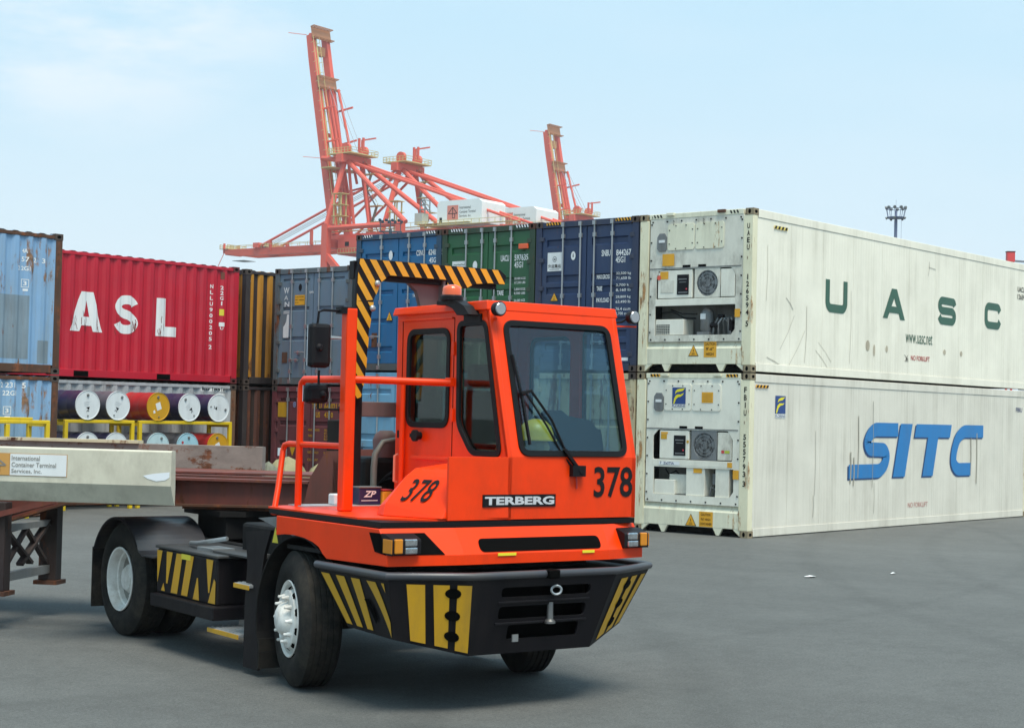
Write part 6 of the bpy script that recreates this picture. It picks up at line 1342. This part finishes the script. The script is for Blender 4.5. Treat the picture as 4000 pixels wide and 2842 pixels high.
# ------------------------------------------------------------------ quay cranes far behind
m_cred = mat('crane_red', (.70, .105, .065), .55, dirt=.15, var=.08, dirtcol=(.35, .08, .05), scale=.05)
m_cyl = mat('crane_yellow', (.60, .50, .20), .55, dirt=.2, var=.1, scale=.1)
m_ccab = mat('crane_cable', (.28, .30, .34), .6, var=0)
m_cwhite = mat('crane_house_white', (.80, .82, .80), .5, dirt=.1, var=.02, scale=.05)
def crane(lab, base, yawb, up, zs=1.0, house=True, bl=59):
    t = thing('quay_crane', lab, 'crane', (base[0], base[1], 0), yawb, 'red quay cranes'); t.scale = (zs, zs, zs)
    def B(name, p, q, w, h=None, m=m_cred): return MB().bar(p, q, w, h).build(name, m, t)
    def T(name, p, q, r, m=m_cred): return MB().tube([p, q], r, 8).build(name, m, t)
    LW = 9.0
    for y in (-LW, LW):
        B('leg', (0, y, 0), (0, y, 52), 1.8, 2.0); B('leg', (-26, y, 0), (-26, y, 51), 1.7, 2.0)
        B('sill_beam', (-26, y, 4), (0, y, 4), 1.8, 2.2); B('portal_beam', (-26, y, 16), (0, y, 16), 1.6, 2.4)
        B('leg_brace', (-.5, y, 43.5), (-24, y, 22), 1.3, 1.5); T('side_tube', (0, y, 51), (-26, y, 51), .70)
        s = 1 if y > 0 else -1
        T('a_frame_leg', (0, y, 52), (-1, s*3.4, 70), .72); T('a_frame_back_stay', (-1.5, s*3.2, 70), (-27, y*.9, 51.5), .68)
    for x in (0, -26): B('cross_beam', (x, -LW, 16), (x, LW, 16), 1.8, 2.6); B('cross_beam', (x, -LW, 47), (x, LW, 47), 1.8, 2.4)
    B('apex_beam', (-1, -6, 70.4), (-1, 6, 70.4), 2.2, 2.2)
    # apex platform with railings and sheaves
    MB().box((-5, -5.5, 71.6), (3.5, 5.5, 71.9)).build('apex_platform', m_cyl, t); MB().box((1.5, -6, 68.0), (5.5, 6, 68.25)).build('apex_platform', m_cyl, t)
    mb = MB()
    for x in [-5+1.2*k for k in range(8)]:
        for y in (-5.5, 5.5): mb.bar((x, y, 71.9), (x, y, 73.2), .12)
    for y in (-5.5, 5.5):
        for z_ in (72.5, 73.2): mb.bar((-5, y, z_), (3.5, y, z_), .12)
    for x in (-5, 3.5):
        for z_ in (72.5, 73.2): mb.bar((x, -5.5, z_), (x, 5.5, z_), .12)
    mb.build('railing', m_cyl, t)
    for y in (-3.5, 3.5): MB().lathe([(-.5, 1.5), (.5, 1.5)], (-1.5, y, 73.2), (0, 1, 0), 16).build('sheave', m_cred, t)
    B('davit', (-3, -1, 71.9), (-3, -1, 76), .35); B('davit', (-3, -1, 75.9), (-8, -1, 76.1), .35)
    for x in (-10.5, -12): B('light_post', (x+4, 4, 71.9), (x+4, 4, 75.5), .5)
    # girders
    for y in (-3, 3):
        B('main_girder', (3, y, 48.9), (-62, y, 48.9), 1.2, 1.9)
        for dz in (0, 1.6): T('back_stay', (-1.5, y*.9, 70-dz*.2), (-60, y*.9, 50.5), .34)
    for x in (-14, -40, -55): B('girder_tie', (x, -4, 49.5), (x, 4, 49.5), 1.0, 1.0)
    mb = MB()
    for y in (-6, 6):
        mb.box((-62, y-.6, 50.2), (3, y+.6, 50.35))
        for k in range(27): mb.bar((3-2.5*k, y, 50.3), (3-2.5*k, y, 51.5), .10)
        mb.bar((3, y, 51.5), (-62, y, 51.5), .12)
    mb.build('walkway', m_cyl, t)
    if house:
        h = MB(); h.prism([(-49.5, 50.6), (-35, 50.6), (-35, 56.0), (-36, 56.7), (-48.5, 56.7), (-49.5, 56.0)], 'y', -5, 5); ho = h.build('machinery_house', m_cwhite, t, .1)
        p = Print((0, 5.0, -1.0), (-1, 0, 0), (0, 0, 1)); p.rect(38.3, 52.6, 3.6, 3.8, .03); p.build('sign_panel', mat('sign_salmon', (.70, .22, .16), .5, var=0), ho)
        p = Print((0, 5.0, -1.0), (-1, 0, 0), (0, 0, 1)); crane_logo(p, 38.5, 52.8, 3.2, 3.3, .06); p.text('International', 42.3, 55.4, 3.6, .7, .0, lift=.04); p.text('Container Terminal', 42.3, 54.3, 5.2, .7, .0, lift=.04); p.text('Services, Inc.', 42.3, 53.2, 3.8, .7, .0, lift=.04); p.build('lettering', m_bprint, ho)
        MB().box((-36.6, 5.0, 51.0), (-35.8, 5.06, 52.4)).build('door', m_dk, ho); MB().box((-46, -5.9, 50.9), (-28, 5.9, 51.0)).build('house_floor', m_cyl, t)
        MB().box((-30, 2.5, 51), (-27.4, 5, 54)).build('electrical_cabin', mat('cabin_grey', (.45, .46, .42), .6), t); 
        mb = MB()
        for x in (-30.4, -28.8):
            for y in (2.5, 4.5): mb.bar((x, y, 54), (x, y, 57.4), .22)
        for z_ in (55, 56.2, 57.4): mb.bar((-30.4, 4.5, z_), (-28.8, 4.5, z_), .2); mb.bar((-30.4, 2.5, z_), (-30.4, 4.5, z_), .2); mb.bar((-28.8, 2.5, z_), (-28.8, 4.5, z_), .2)
        mb.build('cage', m_grey, t)
    # trolley cabin under the girder near the water-side leg
    MB().prism([(-2, 44.0), (-14, 45.5), (-14, 48.5), (-2, 48.5)], 'y', -5.5, 6.5).build('trolley', m_cred, t, .1)
    MB().box((-11, 6.5, 44.2), (-3, 7.6, 44.4)).build('trolley_walkway', m_cyl, t)
    mb = MB()
    for x in range(-11, -2): mb.bar((x, 7.6, 44.4), (x, 7.6, 45.5), .10)
    mb.bar((-11, 7.6, 45.5), (-3, 7.6, 45.5), .10); mb.build('railing', m_cyl, t)
    MB().box((-6, 6.5, 46.2), (-4.6, 6.56, 47.4)).build('cabin_window', m_dk, t)
    # yellow stair tower zig-zag up the far A-frame leg
    for k in range(5):
        z0 = 50+k*4.2; y = -LW+k*1.35
        MB().box((-6, y-1.2, z0), (-1.2, y+.8, z0+.2)).build('stair_landing', m_cyl, t)
        B('stair_flight', (-1.6 if k % 2 else -3.9, y, z0+.2), (-3.9 if k % 2 else -1.6, y+.9, z0+4.2), .7, .22, m_grey)
        B('stair_rail', (-1.6 if k % 2 else -3.9, y-.5, z0+1.2), (-3.9 if k % 2 else -1.6, y+.4, z0+5.2), .12, .12, m_cyl)
    mb = MB()
    for y in (7.5, 9.5):
        for x in (-5.5, -3): mb.bar((x, y, 52), (x, y, 60), .3, .3)
    for z_ in (54, 57, 60): mb.box((-6.2, 7, z_), (-2.5, 10, z_+.15))
    mb.build('service_tower', m_cyl, t)
    # boom
    if up: d = Vector((math.cos(R(79)), 0, math.sin(R(79)))); n_ = Vector((-d.z, 0, d.x)); LBm = bl
    else: d = Vector((1, 0, 0)); n_ = Vector((0, 0, 1)); LBm = 66
    o_ = Vector((2.5, 0, 49.0)); P = lambda s, y, k=0: o_+d*s+n_*k+Vector((0, y, 0))
    for y in (-3, 3):
        mb = MB(); ring = lambda s, hh: [P(s, y-.7, -hh), P(s, y+.7, -hh), P(s, y+.7, 1.0), P(s, y-.7, 1.0)]
        mb.loft([ring(1.0, 1.15), ring(LBm-8, 1.15), ring(LBm-1.0, .3 if not up else .9)]); mb.build('boom', mat('crane_orange_red', (.68, .09, .045), .5, dirt=.1, var=.05, scale=.05) if not up else m_cred, t)
    for f in (.08, .33, .50, .74, .985): B('boom_tie', P(LBm*f, -3), P(LBm*f, 3), 1.0, 1.0)
    for f in (.745, .99):
        mb = MB(); mb.add([P(LBm*f-1.6, -3.9, 1.3), P(LBm*f+1.6, -3.9, 1.3), P(LBm*f+1.6, 3.9, 1.3), P(LBm*f-1.6, 3.9, 1.3), P(LBm*f-1.6, -3.9, 2.5), P(LBm*f+1.6, -3.9, 2.5), P(LBm*f+1.6, 3.9, 2.5), P(LBm*f-1.6, 3.9, 2.5)], [(0, 1, 2, 3)]); 
        for y in [-3.9+1.3*k for k in range(7)]: mb.bar(P(LBm*f+1.6, y, 1.3), P(LBm*f+1.6, y, 2.5), .16); mb.bar(P(LBm*f-1.6, y, 1.3), P(LBm*f-1.6, y, 2.5), .16)
        for k in (1.3, 1.9, 2.5): mb.bar(P(LBm*f+1.6, -3.9, k), P(LBm*f+1.6, 3.9, k), .2); mb.bar(P(LBm*f-1.6, -3.9, k), P(LBm*f-1.6, 3.9, k), .2)
        mb.build('boom_platform', m_cyl if not up else mat('crane_ochre', (.40, .17, .075), .6, var=.2, scale=.1), t)
    # walkway with railing along the inner side of a girder
    mb = MB(); mb.bar(P(2, 1.9, .9), P(LBm-2, 1.9, .9), .5, .12); mb.bar(P(2, 1.7, 2.0), P(LBm-2, 1.7, 2.0), .12); mb.bar(P(2, 4.2, 2.0), P(LBm-2, 4.2, 2.0), .12)
    for k in range(20): mb.bar(P(2+k*LBm/21, 4.2, .9), P(2+k*LBm/21, 4.2, 2.0), .10); mb.bar(P(2+k*LBm/21, 1.9, .9), P(2+k*LBm/21, 1.7, 2.0), .10)
    mb.build('boom_walkway', m_cyl, t)
    if up:
        # folded fore-stays hanging between and behind the girders
        for y in (-2.0, -.5, 1.2):
            T('folded_stay', P(LBm*.73, y, 1.2), P(LBm*.10, y*.8, 3.0), .45)
        T('folded_stay', P(LBm*.72, -3, 2.6), P(LBm*.25, -3, 5.2), .38); T('folded_stay', P(LBm*.02, 2, 6.5), P(LBm*.36, 1.2, 6.8), .42); T('folded_stay', P(LBm*.02, -3, 7.5), P(LBm*.36, -3, 8.2), .42)
        for f, y in ((.62, 2.5), (.62, -3.2), (.46, 2.5), (.46, -3.2), (.23, 2.5), (.23, -3.2), (.20, 0)): B('stay_arm', P(LBm*f, y, 0), P(LBm*f, y-1.0, 4.4 if y > 0 else 6.0), .45)
        T('latch_link', P(LBm*.38, 4, 0), (-1, 4, 70), .7)
        mb = MB()
        for y in (-3, -1, 1): mb.tube([P(LBm*.73, y-1, 2), (-2, y, 72)], .09, 4)
        mb.build('cable', m_ccab, t)
        MB().box((P(LBm-4, 0).x-1, -1.5, P(LBm-4, 0).z-2.5), (P(LBm-4, 0).x+.6, 2.4, P(LBm-4, 0).z)).build('head_block', mat('crane_ochre', (.40, .17, .075), .6), t)
        B('vane', P(LBm-1.2, 4.5), P(LBm-1.2, 9.0)+Vector((2.6, 0, 0)), .14); B('vane', P(LBm*.38, 4.5), P(LBm*.38, 9.0)+Vector((2.6, 0, 0)), .12)
    else:
        for y in (-3.6, 3.6):
            T('fore_stay', (-1, y, 70), P(50, y, 1.6), .38); T('fore_stay', (-1, y, 69.4), P(22, y, 1.6), .38)
            B('stay_post', P(46, y, 0), P(46, y, 3.0), .8); B('stay_post', P(22, y, 0), P(22, y, 2.6), .8); B('stay_post', P(51, y, 1), P(51, y, 2.5), 2.2)
        B('horn', P(29, 4, 1), P(29, 4, 5.2), .7); B('horn', P(29, -4, 1), P(29, -4, 5.2), .7)
        mb = MB()
        for y in (-1, 0, 1): mb.tube([(-1, y, 70), P(50, y, 2.0)], .09, 4)
        mb.build('cable', m_ccab, t)
        MB().box((60, -2, 46.6), (65, 3, 46.7)).build('tip_platform', m_grey, t)
        mb = MB(); mb.bar(P(66, 3, 0), P(66, 3, 3.0), .5); mb.bar(P(66, -3, 0), P(66, -3, 3.0), .5); mb.build('tip_buffer', m_cred, t)
        B('vane', P(65.5, 3.5, 0), P(67.5, 4, -4), .15)
YB_ = R(93)
crane('large red quay crane with its boom raised, nearest of the three', (299.3, 311.2), YB_, True)
crane('red quay crane with its boom lowered level towards the left', (322.1, 312.3), YB_, False, 1.01)
crane('most distant red quay crane with its boom raised, above the navy container', (409.8, 316.7), YB_, True, .94, bl=54.5)

# ------------------------------------------------------------------ floodlight masts
m_mast = mat('mast_blue_grey', (.16, .19, .30), .5, dirt=.2, scale=.3)
def mast(lab, x, y, zt, sc=1.0, full=True):
    t = thing('floodlight_mast', lab, 'light mast', (x, y, 0), R(20), 'floodlight masts')
    MB().lathe([(0, .75*sc), (zt-4.5*sc, .50*sc), (zt-4.5*sc, .42*sc), (zt-.6, .34*sc)], (0, 0, 0), (0, 0, 1), 14).build('pole', m_mast, t)
    MB().lathe([(zt-4.1*sc, .5*sc), (zt-4.0*sc, 2.7*sc), (zt-3.6*sc, 2.9*sc), (zt-3.5*sc, .5*sc)], (0, 0, 0), (0, 0, 1), 20).build('ring_platform', m_mast, t)
    mb = MB(); mb.tube([(3.1*sc*math.cos(a), 3.1*sc*math.sin(a), zt-.9*sc) for a in [2*math.pi*i/20 for i in range(21)]], .10*sc, 6); mb.build('lamp_ring', m_mast, t)
    for k in range(10):
        a = 2*math.pi*k/10; c_ = Vector((3.1*sc*math.cos(a), 3.1*sc*math.sin(a), zt-.9*sc))
        MB().bar((2.6*sc*math.cos(a), 2.6*sc*math.sin(a), zt-3.6*sc), c_, .16*sc).build('lamp_strut', m_mast, t)
        MB().lathe([(0, .55*sc), (-.5*sc, .45*sc), (-.7*sc, .2*sc)], c_+Vector((.3*sc*math.cos(a), .3*sc*math.sin(a), .2*sc)), (math.cos(a), math.sin(a), -.35), 12).build('floodlight', m_grey, t)
        if k % 2: MB().lathe([(0, .45*sc), (-.5*sc, .35*sc)], Vector((3.2*sc*math.cos(a), 3.2*sc*math.sin(a), zt-4.1*sc)), (math.cos(a), math.sin(a), -.6), 10).build('floodlight', m_grey, t)
    mb = MB()
    for s in (-.5, .5): mb.bar((.9*sc, -1.0*sc+s*.5, zt-16), (.9*sc, -1.0*sc+s*.5, zt-4.5*sc), .07*sc)
    for k in range(24): mb.bar((.9*sc, -1.25*sc, zt-16+k*.5), (.9*sc, -.75*sc, zt-16+k*.5), .06*sc)
    mb.build('ladder', m_mast, t); MB().bar((0, 0, zt-.8), (0, 0, zt+2.0*sc), .07*sc).build('lightning_rod', m_mast, t)
mast('tall blue grey floodlight mast above the white refrigerated containers', 171.8, 83.9, 30, .40)
def mast2(lab, x, y, zt):
    t = thing('floodlight_mast', lab, 'light mast', (x, y, 0), R(40), 'floodlight masts'); m_ = mat('mast_dark', (.06, .075, .10), .6)
    MB().lathe([(0, .35), (zt-1.2, .22)], (0, 0, 0), (0, 0, 1), 12).build('pole', m_, t)
    for y_ in (-1.5, 1.5, 0): MB().bar((0, y_, zt-1.6), (0, y_, zt+.2), .12).build('frame_post', m_, t)
    for z_ in (zt-1.5, zt-.3): MB().bar((0, -1.7, z_), (0, 1.7, z_), .12).build('frame_rail', m_, t)
    for s_ in (-1, 1): MB().bar((0, s_*1.3, zt-1.5), (0, 0, zt-2.6), .10).build('frame_brace', m_, t)
    for k in range(8):
        y_ = -1.65+k*.47; MB().lathe([(0, .24), (-.22, .20), (-.34, .08)], (-.15, y_, zt+(.12 if k % 2 else -.10)), (-.8, .5 if k % 2 else -.5, -.3), 12).build('floodlight', m_, t)
    MB().box((-.25, -1.7, zt-1.62), (.45, 1.7, zt-1.56)).build('platform', m_, t)
mast2('dark floodlight frame in front of the quay cranes, just above the bright blue container', 155.3, 157.6, 30.4)
# red box peeping over the far end of the white containers
rb = thing('distant_gantry', 'small red box of a distant gantry above the right end of the white containers', 'gantry', (232.8, 94.5, 0), R(35))
m_rg = mat('gantry_red', (.70, .05, .05), .5, var=.05)
MB().box((-.62, -.62, 28.4), (.62, .62, 30.0)).build('cabin', m_rg, rb, .05); MB().box((-.68, -.68, 30.0), (.68, .68, 30.1)).build('cabin_roof', m_dk, rb)
for y in (-.4, .4): MB().bar((0, y, 0), (0, y, 28.4), .3).build('leg', m_rg, rb)
MB().bar((0, -.6, 28.6), (2, -10, 28.2), .3, .3).build('girder', mat('gantry_grey', (.2, .22, .25), .6), rb)

# ------------------------------------------------------------------ thin sea haze
hm = bpy.data.materials.new('haze'); hm.use_nodes = True; ht = hm.node_tree; ht.nodes.clear()
ho_ = N(ht, 'ShaderNodeOutputMaterial'); pv = N(ht, 'ShaderNodeVolumePrincipled'); pv.inputs['Color'].default_value = (.93, .96, 1, 1); pv.inputs['Density'].default_value = .0002; pv.inputs['Anisotropy'].default_value = .2
ht.links.new(pv.outputs[0], ho_.inputs['Volume'])
hb_ = MB(); hb_.box((-320, -320, -1), (640, 640, 118)); hz_ = hb_.build('haze', hm); hz_['kind'] = 'stuff'; hz_['label'] = 'thin pale haze over the harbour'
